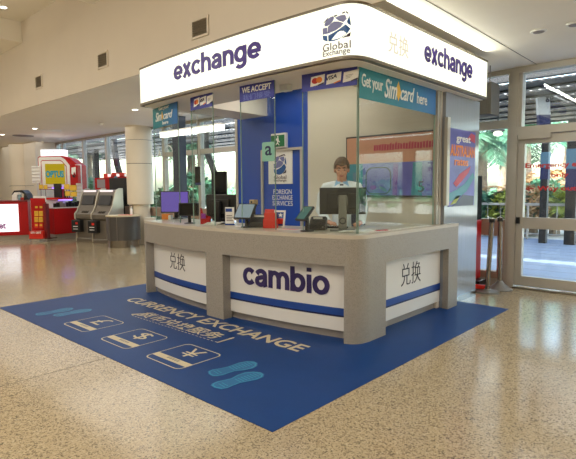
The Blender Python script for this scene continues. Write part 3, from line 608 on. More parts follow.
def foot(x, y, ang, mirror, L=.44):
    prof = [(0,-.055),(.03,-.08),(.08,-.09),(.14,-.078),(.2,-.07),(.28,-.1),(.36,-.105),(.42,-.075),(.46,-.02),(.455,.03),(.41,.075),(.34,.085),(.27,.07),(.2,.055),(.13,.062),(.07,.075),(.02,.06),(-.005,.0)]
    k = L / .46; P = [(u * k, (-v if mirror else v) * .98) for u, v in prof]
    if mirror: P = P[::-1]
    f = fm(x, y, math.cos(ang), math.sin(ang)); bm = B(); patch(bm, f, P, .001); ft = obj('footprint', bm, 'teal', mt)
    cx = sum(p[0] for p in P) / len(P); bm = B(); g = lambda u, v, w: f(u, v, w + .0012)
    ring_patch(bm, g, [(cx + (u - cx) * .96, v * .9) for u, v in P], [(cx + (u - cx) * .91, v * .8) for u, v in P], .0005)
    for q in range(13):
        u = .06 * k + q * .03 * k
        if .11 * k < u < .19 * k: continue
        h = .04; patch(bm, g, [(u, -h), (u + .008, -h), (u + .008, h), (u, h)], .0005)
    obj('sole_tread', bm, 'teal2', ft)
foot(-1.02, .33, PI/2 - .2, False); foot(-.78, .19, PI/2 - .13, True); foot(-4.02, .16, PI/2, False); foot(-3.80, .28, PI/2 - .05, True)
# ================================================================== THINGS ON THE COUNTER
ZT = 1.0205
def facing(x, y, a):
    """local frame at (x, y): local -y looks towards world angle a (degrees from -y, anticlockwise)"""
    return (x, y, ZT), math.radians(a)
def lobj(name, m, t, fn, **k):
    bm = B(); fn(bm); return obj(name, bm, m, t, local=True, **k)
def monitor(x, y, a, w, h, zc, label, screen, back, stem_w, group, screen_front):
    """desktop monitor; local -y side is the side turned to the staff (or to the hall when screen_front)"""
    loc, rz = facing(x, y, a); t = thing('computer_monitor', label, 'monitor', loc, rz, group)
    z0, z1 = zc - h / 2 - ZT, zc + h / 2 - ZT
    s = -1 if screen_front else 1
    lobj('display_case', 'black', t, lambda b: (box(b, -w/2, w/2, -.016, .016, z0, z1), box(b, -w/3, w/3, min(-s*.016, -s*.04), max(-s*.016, -s*.04), z0 + h*.2, z1 - h*.2)), bevel=.006)
    lobj('screen', screen, t, lambda b: box(b, -w/2 + .014, w/2 - .014, min(s*.0165, s*.018), max(s*.0165, s*.018), z0 + .018, z1 - .014))
    yb = -s * .06
    lobj('stand_column', back, t, lambda b: box(b, -stem_w/2, stem_w/2, yb - .018, yb + .018, .012, z0 + h * .72), bevel=.008)
    lobj('stand_mount', back, t, lambda b: box(b, -.05, .05, min(yb, -s*.03), max(yb, -s*.03), z0 + h*.35, z0 + h*.65))
    lobj('stand_base', back, t, lambda b: box(b, -.13, .13, yb - .1, yb + .1, 0, .012), bevel=.005)
    return t
t = monitor(-1.045, 2.12, 37, .475, .275, 1.322, 'black monitor on grey stand in front of the standing man', 'screenoff', 'stand', .085, 'monitors on the counter', False)
lobj('cable_ring', 'black2', t, lambda b: tube(b, [(.03*math.cos(k*PI/8), -.082, .1 + .03*math.sin(k*PI/8)) for k in range(17)], .006, 8, caps=False))
lobj('maker_mark', 'steel', t, lambda b: cyl(b, (0, -.0425, .30), (0, -.046, .30), .014, seg=16))
monitor(-2.88, 2.03, 10, .47, .30, 1.235, 'large black monitor seen from behind, beside the white leaflet stand', 'screenoff', 'black', .07, 'monitors on the counter', False)
monitor(-4.13, 2.2, 40, .42, .32, 1.27, 'monitor with violet screen at the far end of the counter', 'scrP', 'black', .06, 'monitors on the counter', True)
def small_display(x, y, a, w, h, zc, tilt, label, name='customer_display', screen='screenoff', group=None, base=.07, back=True):
    loc, rz = facing(x, y, a); t = thing(name, label, 'display', loc, rz, group); c, s = math.cos(tilt), math.sin(tilt); zc -= ZT
    U, V, N = (1, 0, 0), (0, s, c), (0, -c, s)
    lobj('display_case', 'black', t, lambda b: obox(b, (0, 0, zc), U, V, N, w/2, h/2, .013), bevel=.005)
    lobj('screen', screen, t, lambda b: obox(b, Vector((0, 0, zc)) + Vector(N) * .0135, U, V, N, w/2 - .014, h/2 - .012, .001))
    lobj('pole', 'black', t, lambda b: tube(b, [(0, .03, .01), (0, .03, zc * .6), (0, .012, zc)], .021, 14))
    lobj('stand_base', 'black', t, lambda b: lathe(b, (0, .03, 0), [(base, 0), (base, .008), (.03, .014)], 24))
    return t
small_display(-3.16, 1.735, 38, .26, .165, 1.20, .12, 'small black customer screen on a thin stand before the violet monitor', group='customer screens on stands')
small_display(-2.12, 1.745, 12, .24, .20, 1.20, .62, 'tilted tablet with pale grey screen on a black stand', 'tablet_stand', 'scrG', 'customer screens on stands')
t = small_display(-1.24, 1.75, -4, .14, .19, 1.20, .8, 'tilted tablet with dark teal screen beside the black printer near the corner', 'tablet_stand', 'scrT', 'customer screens on stands')
def printer(x, y, a, w, d, h, label):
    loc, rz = facing(x, y, a); t = thing('receipt_printer', label, 'printer', loc, rz, 'receipt printers')
    lobj('body', 'black2', t, lambda b: prism(b, [(-w/2, -d/2, 0), (-w/2, d/2, 0), (-w/2, d/2, h*.92), (-w/2, d*.2, h), (-w/2, -d*.25, h*.78), (-w/2, -d/2, h*.45)], (w, 0, 0)), bevel=.012)
    lobj('lid', 'black', t, lambda b: box(b, -w*.42, w*.42, -d*.12, d*.4, h*.93, h*1.02), bevel=.006)
    lobj('paper_slot', 'paper', t, lambda b: box(b, -w*.28, w*.28, -d*.16, -d*.14, h*.84, h*.98))
    lobj('status_strip', 'stand', t, lambda b: box(b, w*.3, w*.4, -d/2 - .002, -d/2 + .004, h*.2, h*.32))
    return t
printer(-2.03, 1.9, 35, .24, .2, .135, 'black receipt printer between the grey tablet and the red leaflet holder'); printer(-1.27, 2.0, 30, .17, .18, .135, 'black receipt printer behind the dark teal tablet')
# leaflet holder, leaflets, signs
t = thing('leaflet_holder', 'bright red acrylic leaflet holder near the middle of the counter', 'holder', (-1.83, 1.86, ZT), math.radians(30), 'leaflet holders')
lobj('back_plate', 'redp', t, lambda b: prism(b, [(-.075, .0, 0), (-.075, .012, 0), (-.075, .05, .205), (-.075, .036, .205)], (.105, 0, 0)))
lobj('front_pocket', 'redp', t, lambda b: (box(b, -.075, .075, -.05, -.042, 0, .1), box(b, -.075, -.07, -.042, .04, 0, .1), box(b, .07, .075, -.042, .04, 0, .1), box(b, -.07, .07, -.042, .03, 0, .006)))
lobj('leaflets', 'redp', t, lambda b: box(b, -.068, .068, -.03, .0, .006, .17))
t = thing('leaflet_holder', 'small dark red holder standing beside the small customer screen', 'holder', (-2.94, 1.82, ZT), math.radians(40), 'leaflet holders')
lobj('back_plate', 'redb', t, lambda b: prism(b, [(-.06, 0, 0), (.07, 0, 0), (.07, 0, .09), (-.02, 0, .12), (-.045, 0, .2), (-.06, 0, .2)], (0, .01, 0)))
lobj('front_pocket', 'redb', t, lambda b: (box(b, -.05, .07, -.05, -.042, 0, .07), box(b, -.05, -.044, -.042, 0, 0, .07), box(b, .064, .07, -.042, 0, 0, .07)))
lobj('leaflets', 'purple2', t, lambda b: box(b, -.04, .01, -.035, -.01, 0, .13))
t = thing('price_card', 'white card sign with blue print behind the red leaflet holder', 'sign', (-1.80, 1.99, ZT), math.radians(25))
lobj('card', 'paper', t, lambda b: prism(b, [(-.085, -.03, 0), (-.085, -.022, 0), (-.085, .03, .19), (-.085, .022, .19)], (.135, 0, 0)))
lobj('print_panel', 'blue', t, lambda b: prism(b, [(-.065, -.028, .02), (-.065, .017, .17), (-.065, .016, .17), (-.065, -.0295, .02)], (.095, 0, 0)))
lobj('star_mark', 'lit', t, lambda b: prism(b, [(-.005 + .028*(1 if k % 2 == 0 else .45)*math.sin(k*PI/5), .0065 + .0072*(1 if k % 2 == 0 else .45)*math.cos(k*PI/5) , .137 + .024*(1 if k % 2 == 0 else .45)*math.cos(k*PI/5)) for k in range(10)], (0, -.003, 0)))
lobj('red_mark', 'redp', t, lambda b: prism(b, [(-.03, -.0225, .04), (.03, -.0225, .04), (.03, -.0045, .1), (-.03, -.0045, .1)], (0, -.003, 0)))
t = thing('rate_leaflet_stand', 'upright white leaflet with blue header beside the large black monitor', 'sign', (-2.53, 1.87, ZT), math.radians(35))
lobj('card', 'paper', t, lambda b: box(b, -.055, .055, -.004, .004, 0, .215)); lobj('header', 'blue', t, lambda b: box(b, -.05, .03, -.006, -.004, .16, .20)); lobj('footer', 'blue', t, lambda b: box(b, -.06, .06, -.006, -.004, .0, .018))
lobj('print_lines', 'grey', t, lambda b: [box(b, -.04, .04 - .01 * (k % 2), -.005, -.004, .05 + .02 * k, .06 + .02 * k) for k in range(4)])
lobj('foot', 'paper', t, lambda b: box(b, -.06, .06, .004, .06, 0, .004))
t = thing('tan_box', 'small tan box standing on a black pole behind the grey tablet', 'box', (-2.27, 2.03, ZT))
pbox('box_body', 'wood', t, -2.315, -2.235, 1.99, 2.06, 1.265, 1.325, bevel=.006); pbox('dark_lens', 'black', t, -2.285, -2.26, 1.984, 1.99, 1.285, 1.31)
bm = B(); cyl(bm, (-2.27, 2.03, ZT), (-2.27, 2.03, 1.265), .014); cyl(bm, (-2.27, 2.03, ZT), (-2.27, 2.03, ZT + .01), .05); obj('pole', bm, 'black', t)
t = thing('amber_box', 'small amber box at the far end of the counter under the violet screen', 'box', (-4.16, 2.06, ZT)); 
bm = B(); obox(bm, (-4.16, 2.06, ZT + .04), (.85, .52, 0), (-.52, .85, 0), (0, 0, 1), .05, .035, .04); obj('carton', bm, 'orange', t, bevel=.004); bm = B(); obox(bm, (-4.09, 2.09, ZT + .03), (.85, .52, 0), (-.52, .85, 0), (0, 0, 1), .02, .03, .03); obj('pale_end', bm, 'paper', t)
for k, (x, y, r, n) in enumerate(((-2.80, 1.82, .4, 3), (-2.24, 1.80, -.2, 2), (-.85, 2.05, .5, 4), (-1.52, 1.83, .1, 1))):
    bm = B(); lab = ('white paper stack beside the dark red holder', 'white slips lying at the foot of the grey tablet', 'loose white papers on the counter beside the monitor base', 'red and white flyer lying beside the red leaflet holder')[k]
    w, d = ((.09, .06), (.08, .05), (.15, .105), (.13, .05))[k]
    for i in range(n): a = r + .12 * i; obox(bm, (x + .012 * i, y + .01 * i, ZT + (.0085 if k == 0 else .003) * (i + .5)), (math.cos(a), math.sin(a), 0), (-math.sin(a), math.cos(a), 0), (0, 0, 1), w, d, .004 if k == 0 else .0014)
    o = tag(obj('paper_stack' if n > 1 else 'flyer', bm, 'paper'), lab, 'paper', 'papers on the counter')
    if k == 3:
        bm = B(); obox(bm, (x, y, ZT + .0036), (math.cos(r), math.sin(r), 0), (-math.sin(r), math.cos(r), 0), (0, 0, 1), .1, .03, .0006); obj('red_print', bm, 'redp', o)
bm = B(); obox(bm, (-.70, 2.26, ZT + .004), (.3, .95, 0), (-.95, .3, 0), (0, 0, 1), .11, .02, .004); tag(obj('pink_slip', bm, 'pinkr'), 'pink slip by the hand of the standing man', 'paper')
bm = B()
for k in range(34):
    i, j = k % 17, k // 17; obox(bm, (-.64 - .03 * j, 1.98 + .075 * i, ZT + .0008), (0, 1, 0), (-1, 0, 0), (0, 0, 1), .024, .011, .0008)
tag(obj('sticker_strip', bm, 'lit'), 'row of small white stickers along the foot of the side glass', 'sticker strip')
t = thing('keyboard', 'black keyboard on the counter before the standing man', 'keyboard', (-1.33, 2.27, ZT), math.radians(37))
lobj('keyboard_case', 'black', t, lambda b: box(b, -.2, .2, -.06, .06, 0, .014), bevel=.004); lobj('key_rows', 'black2', t, lambda b: [box(b, -.19 + .027*i, -.166 + .027*i, -.05 + .027*j, -.027 + .027*j, .014, .02) for i in range(14) for j in range(4)])
# desk under the staff side
# office chair
t = thing('office_chair', 'navy fabric office chair behind the standing man', 'chair', (-1.25, 3.06, 0), math.radians(98))
lobj('seat', 'chair', t, lambda b: box(b, -.24, .24, -.24, .24, .6, .68), bevel=.03)
def cback(b):
    P = [(-.2, .64), (.2, .64), (.22, .9), (.2, 1.14), (.12, 1.20), (-.12, 1.20), (-.2, 1.14), (-.22, .9)]
    prism(b, [(x, .2 + .05 * ((z - .64) / .5) ** 2 + .10 * (.9 - z) * 0, z) for x, z in P], (0, .06, 0))
lobj('backrest', 'chair', t, cback, bevel=.02); lobj('gas_column', 'black', t, lambda b: cyl(b, (0, 0, .12), (0, 0, .6), .03)); lobj('back_bracket', 'black', t, lambda b: box(b, -.03, .03, .15, .285, .5, .75))
for k in range(5):
    a = 2 * PI * k / 5; lobj('leg', 'black', t, lambda b: tube(b, [(0, 0, .13), (.28*math.cos(a), .28*math.sin(a), .07)], [.03, .018], 10)); lobj('caster', 'black2', t, lambda b: cyl(b, (.28*math.cos(a) - .02, .28*math.sin(a), .031), (.28*math.cos(a) + .02, .28*math.sin(a), .031), .03))
# ================================================================== PERSON (local: faces -y, feet at z = 0)
def fuse(parts, voxel, smooth=4):
    bm = B(); parts(bm); bmesh.ops.recalc_face_normals(bm, faces=bm.faces[:]); me = bpy.data.meshes.new('tmp'); bm.to_mesh(me); bm.free()
    o = bpy.data.objects.new('tmp', me); C.objects.link(o)
    r = o.modifiers.new('r', 'REMESH'); r.mode = 'VOXEL'; r.voxel_size = voxel
    s = o.modifiers.new('s', 'SMOOTH'); s.iterations = smooth; s.factor = .5
    out = bpy.data.meshes.new_from_object(o.evaluated_get(bpy.context.evaluated_depsgraph_get())); bpy.data.objects.remove(o); return out
pr = thing('person', 'young man in pale shirt and dark tie standing behind the counter looking down', 'person', (-1.47, 2.68, 0), math.radians(36))
tilt = Matrix.Rotation(math.radians(-13), 3, 'X')   # head bowed a little towards the desk (chin to chest)
HP = Vector((0, -.005, 1.545)); HZ = -.022
def hd(p): return HP + Vector((0, 0, HZ)) + Matrix.Rotation(math.radians(9), 3, 'X') @ (Vector(p) - HP) * 1.03
def hball(b, c, r, s=20, n=14): ball(b, hd(c), r, s, n, Matrix.Rotation(math.radians(9), 3, 'X'))
JA = {1: [(.185, .02, 1.45), (.25, .03, 1.20), (.225, -.17, 1.075), (.205, -.235, 1.06)], -1: [(-.185, .02, 1.45), (-.25, .03, 1.20), (-.17, -.20, 1.085), (-.14, -.26, 1.07)]}
def hand(b, s):
    w = Vector(JA[s][3]); d = (w - Vector(JA[s][2])).normalized(); d = Vector((d.x, d.y, -.1)).normalized(); side = Vector((-d.y, d.x, 0)).normalized() * s * -1
    pc = w + d * .045; tube(b, [w - d * .02, w + d * .02, w + d * .06, w + d * .088], [.026, .036, .042, .036], 14, flat=.5)
    for k, L in enumerate((.068, .078, .072, .056)):
        o = side * (.030 - .02 * k); p0 = w + d * .07 + o * .9; p1 = p0 + d * L * .45 + Vector((0, 0, .006)) + o * .12; p2 = p1 + d * L * .32 + Vector((0, 0, -.010)); p3 = p2 + d * L * .23 + Vector((0, 0, -.014))
        tube(b, [p0, p1, p2, p3], [.0095, .009, .008, .006], 10)
    t0 = w + d * .02 + side * .028; tube(b, [t0, t0 + side * .022 + d * .025, t0 + side * .026 + d * .055 - Vector((0, 0, .006))], [.013, .011, .008], 10)
def body(b):
    hball(b, (0, .008, 1.715), (.077, .096, .092)); hball(b, (0, -.03, 1.668), (.064, .066, .085)); hball(b, (0, -.052, 1.618), (.042, .042, .034)); hball(b, (0, -.066, 1.60), (.024, .02, .017))
    for s in (1, -1):
        hball(b, (s * .04, -.062, 1.665), (.022, .022, .02)); hball(b, (s * .03, -.083, 1.718), (.026, .012, .008)); hball(b, (s * .079, .012, 1.68), (.011, .02, .033))
        hball(b, (s * .012, -.096, 1.655), (.009, .010, .007))
    tube(b, [hd((0, -.078, 1.71)), hd((0, -.094, 1.685)), hd((0, -.108, 1.662)), hd((0, -.09, 1.65))], [.007, .009, .012, .006], 10)
    hball(b, (0, -.086, 1.628), (.022, .012, .009))
    tube(b, [hd((0, .012, 1.64)), (0, .012, 1.54), (0, .015, 1.44)], [.055, .056, .075], 16)
    tube(b, [(0, .02, 1.50), (0, .02, 1.44), (0, .015, 1.32), (0, .01, 1.12), (0, .01, .98), (0, .015, .9), (0, .015, .82)], [.08, .15, .165, .145, .155, .165, .13], 24, flat=.66)
    for s in (1, -1):
        tube(b, [(s*.07, .02, 1.47), JA[s][0], JA[s][1], JA[s][2], JA[s][3]], [.06, .058, .044, .033, .027], 16); hand(b, s)
        tube(b, [(s*.09, .015, .9), (s*.1, .01, .5), (s*.1, .025, .09)], [.085, .056, .04], 16); tube(b, [(s*.1, .05, .045), (s*.1, -.06, .04), (s*.105, -.15, .03)], [.042, .044, .028], 12)
obj('body', fuse(body, .0055), 'skin', pr, smooth='all')
def shirt(b):
    tube(b, [(0, .015, 1.525), (0, .018, 1.47), (0, .015, 1.40), (0, .012, 1.3), (0, .01, 1.12), (0, .01, .96)], [.072, .172, .188, .178, .163, .172], 28, flat=.68)
    for s in (1, -1): tube(b, [(s*.06, .018, 1.475), (s*.175, .02, 1.455), (s*.222, .024, 1.36), JA[s][1], JA[s][2], Vector(JA[s][3]) * .9 + Vector(JA[s][2]) * .1], [.07, .074, .068, .060, .047, .042], 18)
obj('shirt', fuse(shirt, .009, 5), 'shirt', pr, smooth='all')
def trous(b):
    tube(b, [(0, .012, 1.0), (0, .015, .88), (0, .015, .80)], [.172, .185, .15], 24, flat=.7)
    for s in (1, -1): tube(b, [(s*.09, .015, .9), (s*.1, .01, .5), (s*.1, .025, .07)], [.1, .075, .062], 16)
obj('trousers', fuse(trous, .012), 'trousers', pr, smooth='all')
bm = B()
for s in (1, -1): tube(bm, [(s*.1, .06, .05), (s*.1, -.05, .048), (s*.105, -.17, .034)], [.05, .05, .034], 14)
obj('shoes', bm, 'black', pr, local=True, smooth='all')
# hair: thick short crop with a fringe
bm = B(); nu, nv = 48, 14; RR = Matrix.Rotation(math.radians(9), 3, 'X'); rows = []
for j in range(nv + 1):
    row = []
    for i in range(nu):
        a = 2 * PI * i / nu; fr = -math.sin(a)      # 1 = front
        low = 1.742 + .006 * math.sin(5 * a) if fr > .55 else (1.70 if fr > .05 else (1.675 if fr > -.2 else 1.615))
        zlow = (low - 1.715) / .112; t0 = math.acos(max(-1, min(1, zlow))); t = t0 * j / nv
        k = 1 + .025 * math.sin(9 * a + 3 * t) + .02 * math.sin(17 * a)
        bulk = 1 + .16 * max(0, fr) * math.sin(t)
        row.append(bm.verts.new(hd((.089*k*math.sin(t)*math.cos(a), .008 + .107*k*bulk*math.sin(t)*math.sin(a), 1.718 + .112*k*math.cos(t)))))
    rows.append(row)
for r0, r1 in zip(rows[1:], rows[2:]):
    for i in range(nu): bm.faces.new((r0[i], r1[i], r1[(i+1) % nu], r0[(i+1) % nu]))
tp = bm.verts.new(hd((0, .008, 1.83)))
for i in range(nu): bm.faces.new((tp, rows[1][i], rows[1][(i+1) % nu]))
for v in rows[0]: bm.verts.remove(v)
h = obj('hair', bm, 'hair', pr, local=True, smooth='all'); sd = h.modifiers.new('thick', 'SOLIDIFY'); sd.thickness = .014; sd.offset = -1
for s in (1, -1):
    bm = B(); ball(bm, hd((s*.031, -.081, 1.695)), (.012, .010, .006), 14, 10); e = obj('eye', bm, 'eye', pr, local=True, smooth='all')
    bm = B(); ball(bm, hd((s*.031, -.0895, 1.692)), (.008, .0035, .006), 10, 8); obj('iris', bm, 'iris', e, local=True)
    bm = B(); tube(bm, [hd((s*.012, -.094, 1.713)), hd((s*.03, -.094, 1.719)), hd((s*.052, -.082, 1.714))], [.005, .007, .004], 8); obj('eyebrow', bm, 'iris', pr, local=True)
bm = B(); tube(bm, [hd((-.024, -.091, 1.629)), hd((-.008, -.098, 1.632)), hd((0, -.098, 1.630)), hd((.008, -.098, 1.632)), hd((.024, -.091, 1.629))], [.003, .005, .0045, .005, .003], 8); tube(bm, [hd((-.018, -.092, 1.624)), hd((0, -.097, 1.621)), hd((.018, -.092, 1.624))], [.003, .006, .003], 8); obj('lips', bm, 'lip', pr, local=True, smooth='all')
bm = B(); n = 24; A = [[], []]
for k in range(n + 1):
    a = -PI/2 + .25 + (2*PI - .5) * k / n
    A[0].append(bm.verts.new((.076*math.cos(a), .014 + .07*math.sin(a), 1.487 + .02 * math.sin(a)))); A[1].append(bm.verts.new((.066*math.cos(a), .014 + .062*math.sin(a), 1.545 + .018*math.sin(a))))
for k in range(n): bm.faces.new((A[0][k], A[0][k+1], A[1][k+1], A[1][k]))
for s in (1, -1): prism(bm, [(s*.012, -.06, 1.53), (s*.07, -.052, 1.528), (s*.088, -.095, 1.455), (s*.05, -.118, 1.435)], (0, -.008, 0))
cl = obj('collar', bm, 'collar', pr, local=True); sd = cl.modifiers.new('thick', 'SOLIDIFY'); sd.thickness = .006
bm = B(); prism(bm, [(-.022, -.105, 1.50), (.022, -.105, 1.50), (.014, -.118, 1.455), (-.014, -.118, 1.455)], (0, -.018, 0)); prism(bm, [(-.014, -.128, 1.456), (.014, -.128, 1.456), (.034, -.150, 1.12), (0, -.150, 1.06), (-.034, -.150, 1.12)], (0, -.006, 0)); obj('tie', bm, 'tie', pr, local=True, bevel=.003)
# ================================================================== FAR SIDE: PHONE SHOP, CASH MACHINES, BIN
U = Vector((.736, .676, 0)).normalized(); NV = Vector((.676, -.736, 0)).normalized()   # across and towards the hall
Z = Vector((0, 0, 1))
def rect(name, m, t, px0, px1, py0, py1, d, th=.02, back=None, bevel=0):
    """upright board facing the hall, front face at distance d"""
    a = at(px0, py1, d); b = at(px1, py1, d); top = at(px0, py0, d); c = (a + b) / 2; w = (b - a).length / 2; h = (top.z - a.z) / 2
    bm = B(); obox(bm, Vector((c.x, c.y, a.z + h)) - NV * th / 2, U, NV, Z, w, th / 2, h); return obj(name, bm, m, t, bevel=bevel)
def pmap(px, py, d, out=.03):
    o = at(px, py, d) + NV * out; return lambda u, v, w: o + U * u + Z * v + NV * w
def ground(px, d): p = at(px, 200, d); return Vector((p.x, p.y, 0))
PX = lambda d: d / F
# phone shop sign
g = ground(57, 15.3); bt = thing('phone_shop_sign', 'arched red and cream shop sign with yellow screen reading OPTUS', 'sign', g)
d = 15.2; k = PX(d)
f = pmap(39, 190, d, 0)
arch = [(0, 0), (0, 31.5), (1.5, 33), (24, 33.5), (32, 31), (40.5, 24), (40.5, 0)]
bm = B(); prism(bm, [f(u*k, v*k, -.55) for u, v in arch], NV * .55); obj('arch_body', bm, 'redb', bt)
face = [(.8, .6), (.8, 31), (2, 32.2), (23, 32.4), (27, 30), (31.5, 24), (31.5, .6)]
bm = B(); patch(bm, f, [(u*k, v*k) for u, v in face], .012); obj('cream_face', bm, 'lit', bt)
I0 = [(3, 2), (3, 28), (4.5, 29.2), (22.5, 29.4), (25, 27.5), (28.5, 23), (28.5, 2)]; I1 = [(3.6, 2.6), (3.6, 27.8), (4.8, 28.5), (22.2, 28.7), (24.5, 27), (27.9, 22.7), (27.9, 2.6)]
bm = B(); ring_patch(bm, f, [(u*k, v*k) for u, v in I0], [(u*k, v*k) for u, v in I1], .016); obj('red_line', bm, 'redb', bt)
sc_ = rect('screen', 'scrY', bt, 45.5, 64.5, 164.3, 184.5, d - .06, .04)
text('lettering', 'OPTUS', 'cyan', sc_, pmap(45.9, 178.0, d - .062), 18.2*k, 6.8*k, bold=.055)
bm = B(); patch(bm, f, ell(11.8*k, 28.5*k, .9*k, .9*k)); obj('gold_badge', bm, 'gold', bt)
t = thing('roof_lightbox', 'white lit box sign with red print on top of the phone shop sign', 'sign', ground(52, 15.2)); rect('lightbox', 'boxw', t, 40.5, 63.5, 150, 156.6, 15.2, .3)
text('lettering', 'optus', 'redp', t, pmap(45, 154, 15.2), 4*k, 1.6*k); text('lettering', 'yes', 'redp', t, pmap(53, 153, 15.2), 5*k, 1.8*k)
t = thing('red_side_sign', 'red side sign with white figure beside the yellow screen', 'sign', ground(75, 15.3)); rect('sign_board', 'redb', t, 70.5, 78, 165.5, 183.5, 14.75, .2); f2 = pmap(70.5, 183.5, 14.75)
bm = B(); patch(bm, f2, [(1.5*k, 9*k), (1.8*k, 15*k), (6*k, 15.5*k), (5.5*k, 8*k), (4*k, 11*k), (3*k, 8*k)]); obj('white_figure', bm, 'lit', t)
bm = B(); patch(bm, f2, [(2*k, 7*k), (3*k, 8*k), (5*k, 7*k), (4.5*k, 12*k), (5.5*k, 7.5*k), (4*k, 5*k)], .006); obj('dark_figure', bm, 'black', t)
def louvre(px0, px1, py0, py1, d, label):
    t = thing('louvred_panel', label, 'display panel', ground((px0 + px1) / 2, d), group='white louvred display panels'); rect('backing_board', 'lit', t, px0, px1, py0, py1, d, .05); n = max(4, int((py1 - py0) / 3.2))
    bm = B(); o = at(px0, py1, d) + NV * .01; w = (px1 - px0) * PX(d); h = (py1 - py0) * PX(d)
    for i in range(n): obox(bm, o + U * w / 2 + Z * h * (i + .5) / n, U, (NV * .8 + Z * .6), (Z * .8 - NV * .6), w / 2, .025, .006)
    obj('slat', bm, 'grey' if False else 'white', t)
louvre(32, 40, 166.5, 183, 15.1, 'white louvred display panel at the far wall side of the yellow screen'); louvre(76.5, 82, 165, 201, 15.2, 'tall white louvred display panel between the yellow screen and the cash machines')
# main counter of the phone shop (corner at px 53)
def solid(bm, pts, z0, z1): prism(bm, [(p.x, p.y, z0) for p in pts], (0, 0, z1 - z0))
c0 = ground(53, 14.5); c1 = ground(81.5, 15.35); c2 = ground(44, 15.0); c3 = c1 + (c2 - c0)
t = thing('phone_counter', 'red phone shop counter under the yellow screen with violet strip light', 'counter', c0)
quad = [c0, c1, c3, c2]; ctr = sum(quad, Vector()) / 4
bm = B(); solid(bm, [ctr + (p - ctr) * .93 for p in quad], 0, .16); obj('plinth', bm, 'kick', t)
zf = at(53, 209, 14.5).z; bm = B(); solid(bm, quad, .16, zf); obj('front_board', bm, 'redb', t)
bm = B(); solid(bm, [ctr + (p - ctr) * 1.02 for p in quad], zf, zf + .03); obj('top', bm, 'white', t)
zs = at(53, 200, 14.5).z; bm = B(); sh = [c0 + (c3 - c0) * .25, c1 + (c2 - c1) * .25, c3, c2]; solid(bm, sh, zs, zs + .05); obj('upper_shelf', bm, 'redp', t)
bm = B(); solid(bm, [p + (ctr - p) * .12 for p in (sh[2], sh[3])] + [ctr], zf + .03, zs); obj('shelf_support', bm, 'white', t)
bm = B(); a, b = sh[0], sh[1]; v = (b - a).normalized(); obox(bm, (a + b) / 2 + Z * (zs - .02), v, v.cross(Z), Z, (b - a).length * .46, .012, .012); obj('strip_lamp', bm, 'violet', t)
bm = B(); cmid = (sh[2] + sh[3]) / 2; v2 = (sh[2] - sh[3]).normalized(); obox(bm, ctr + Z * (zs + .34), v2, v2.cross(Z), Z, .35, .012, .012); obj('strip_lamp', bm, 'violet', t)
n = 9; first = None
for i in range(n):
    p = c0 + (c1 - c0) * (.08 + .84 * i / (n - 1)) + (c3 - c1) * .10
    h = .11 + .05 * ((i * 7) % 3) / 2; m = 'black' if i not in (2, 3) else 'grey'
    ph = thing('phone_display', ('dark', 'grey')[m == 'grey'] + ' phone on display, ' + ('nearest the red rack', 'second from the red rack', 'pale one third from the red rack', 'pale one fourth from the red rack', 'middle of the row', 'just past the middle of the row', 'third from the cash machines', 'second from the cash machines', 'nearest the cash machines')[i], 'phone', (p.x, p.y, zf + .03), group='phones on the red counter')
    bm = B(); obox(bm, p + Z * (zf + .03 + h / 2 + .01), U, NV, Z, .05, .012, h / 2); obj('handset', bm, m, ph, bevel=.006)
    bm = B(); obox(bm, p + Z * (zf + .036), U, NV, Z, .045, .04, .006); obj('stand', bm, 'stand', ph)
rn = random.Random(3)
for i in range(7):
    p = sh[0] + (sh[1] - sh[0]) * (.06 + .14 * i) + (c3 - c1) * .1; m = ['black', 'lit', 'pinkr', 'black', 'lit', 'violet' if False else 'posterB', 'lit'][i]; h = [.42, .22, .26, .2, .3, .24, .2][i]; w = [.10, .05, .06, .06, .07, .06, .06][i]
    lab = ['tall dark display column on the phone counter shelf', 'white carton on the phone counter shelf beside the dark column', 'crimson carton on the phone counter shelf', 'short black carton on the phone counter shelf', 'tallest white carton on the phone counter shelf', 'violet carton on the phone counter shelf', 'white carton on the shelf end next to the cash machines'][i]
    bm = B(); obox(bm, p + Z * (zs + .05 + h / 2), U, NV, Z, w, .05, h / 2); o = tag(obj('display_carton', bm, m, bevel=.006), lab, 'carton', 'cartons on the phone counter')
def packs(px0, py0, cols, rows, pw, ph_, d, label, vertical=True):
    for i in range(cols):
        for j in range(rows):
            pass
spots = [(38.8, 42.5, 185, 189.2, 14.9, 'yellow pack hanging beside the white louvred panel'), (43.4, 47, 185.4, 189.4, 14.9, 'yellow pack hanging just under the yellow screen corner'), (64, 69, 184.5, 190, 14.6, 'upper yellow pack nearest the yellow screen'), (69.6, 76.3, 185.5, 191, 14.6, 'upper yellow pack next to the tall louvred panel'), (65, 70, 191.4, 196.4, 14.6, 'lower yellow pack nearest the yellow screen'), (70.6, 76.6, 192, 197, 14.6, 'lower yellow pack next to the tall louvred panel')]
for a, b, c, e, d, lab in spots:
    q = ground((a + b) / 2, d); t = thing('yellow_pack', lab, 'pack', q, group='yellow packs on the phone shop')
    rect('pack_card', 'yellow', t, a, b, c, e, d, .03); rect('pack_print', 'gold', t, a + .8, b - .8, c + 1.2, e - 1.4, d - .004, .004)
    # stands on a slim post down to the counter
    m_ = at((a + b) / 2, e, d + .02); bm = B(); cyl(bm, (m_.x, m_.y, zs + .05), (m_.x, m_.y, m_.z + .05), .012, seg=8); obj('post', bm, 'steel', t)
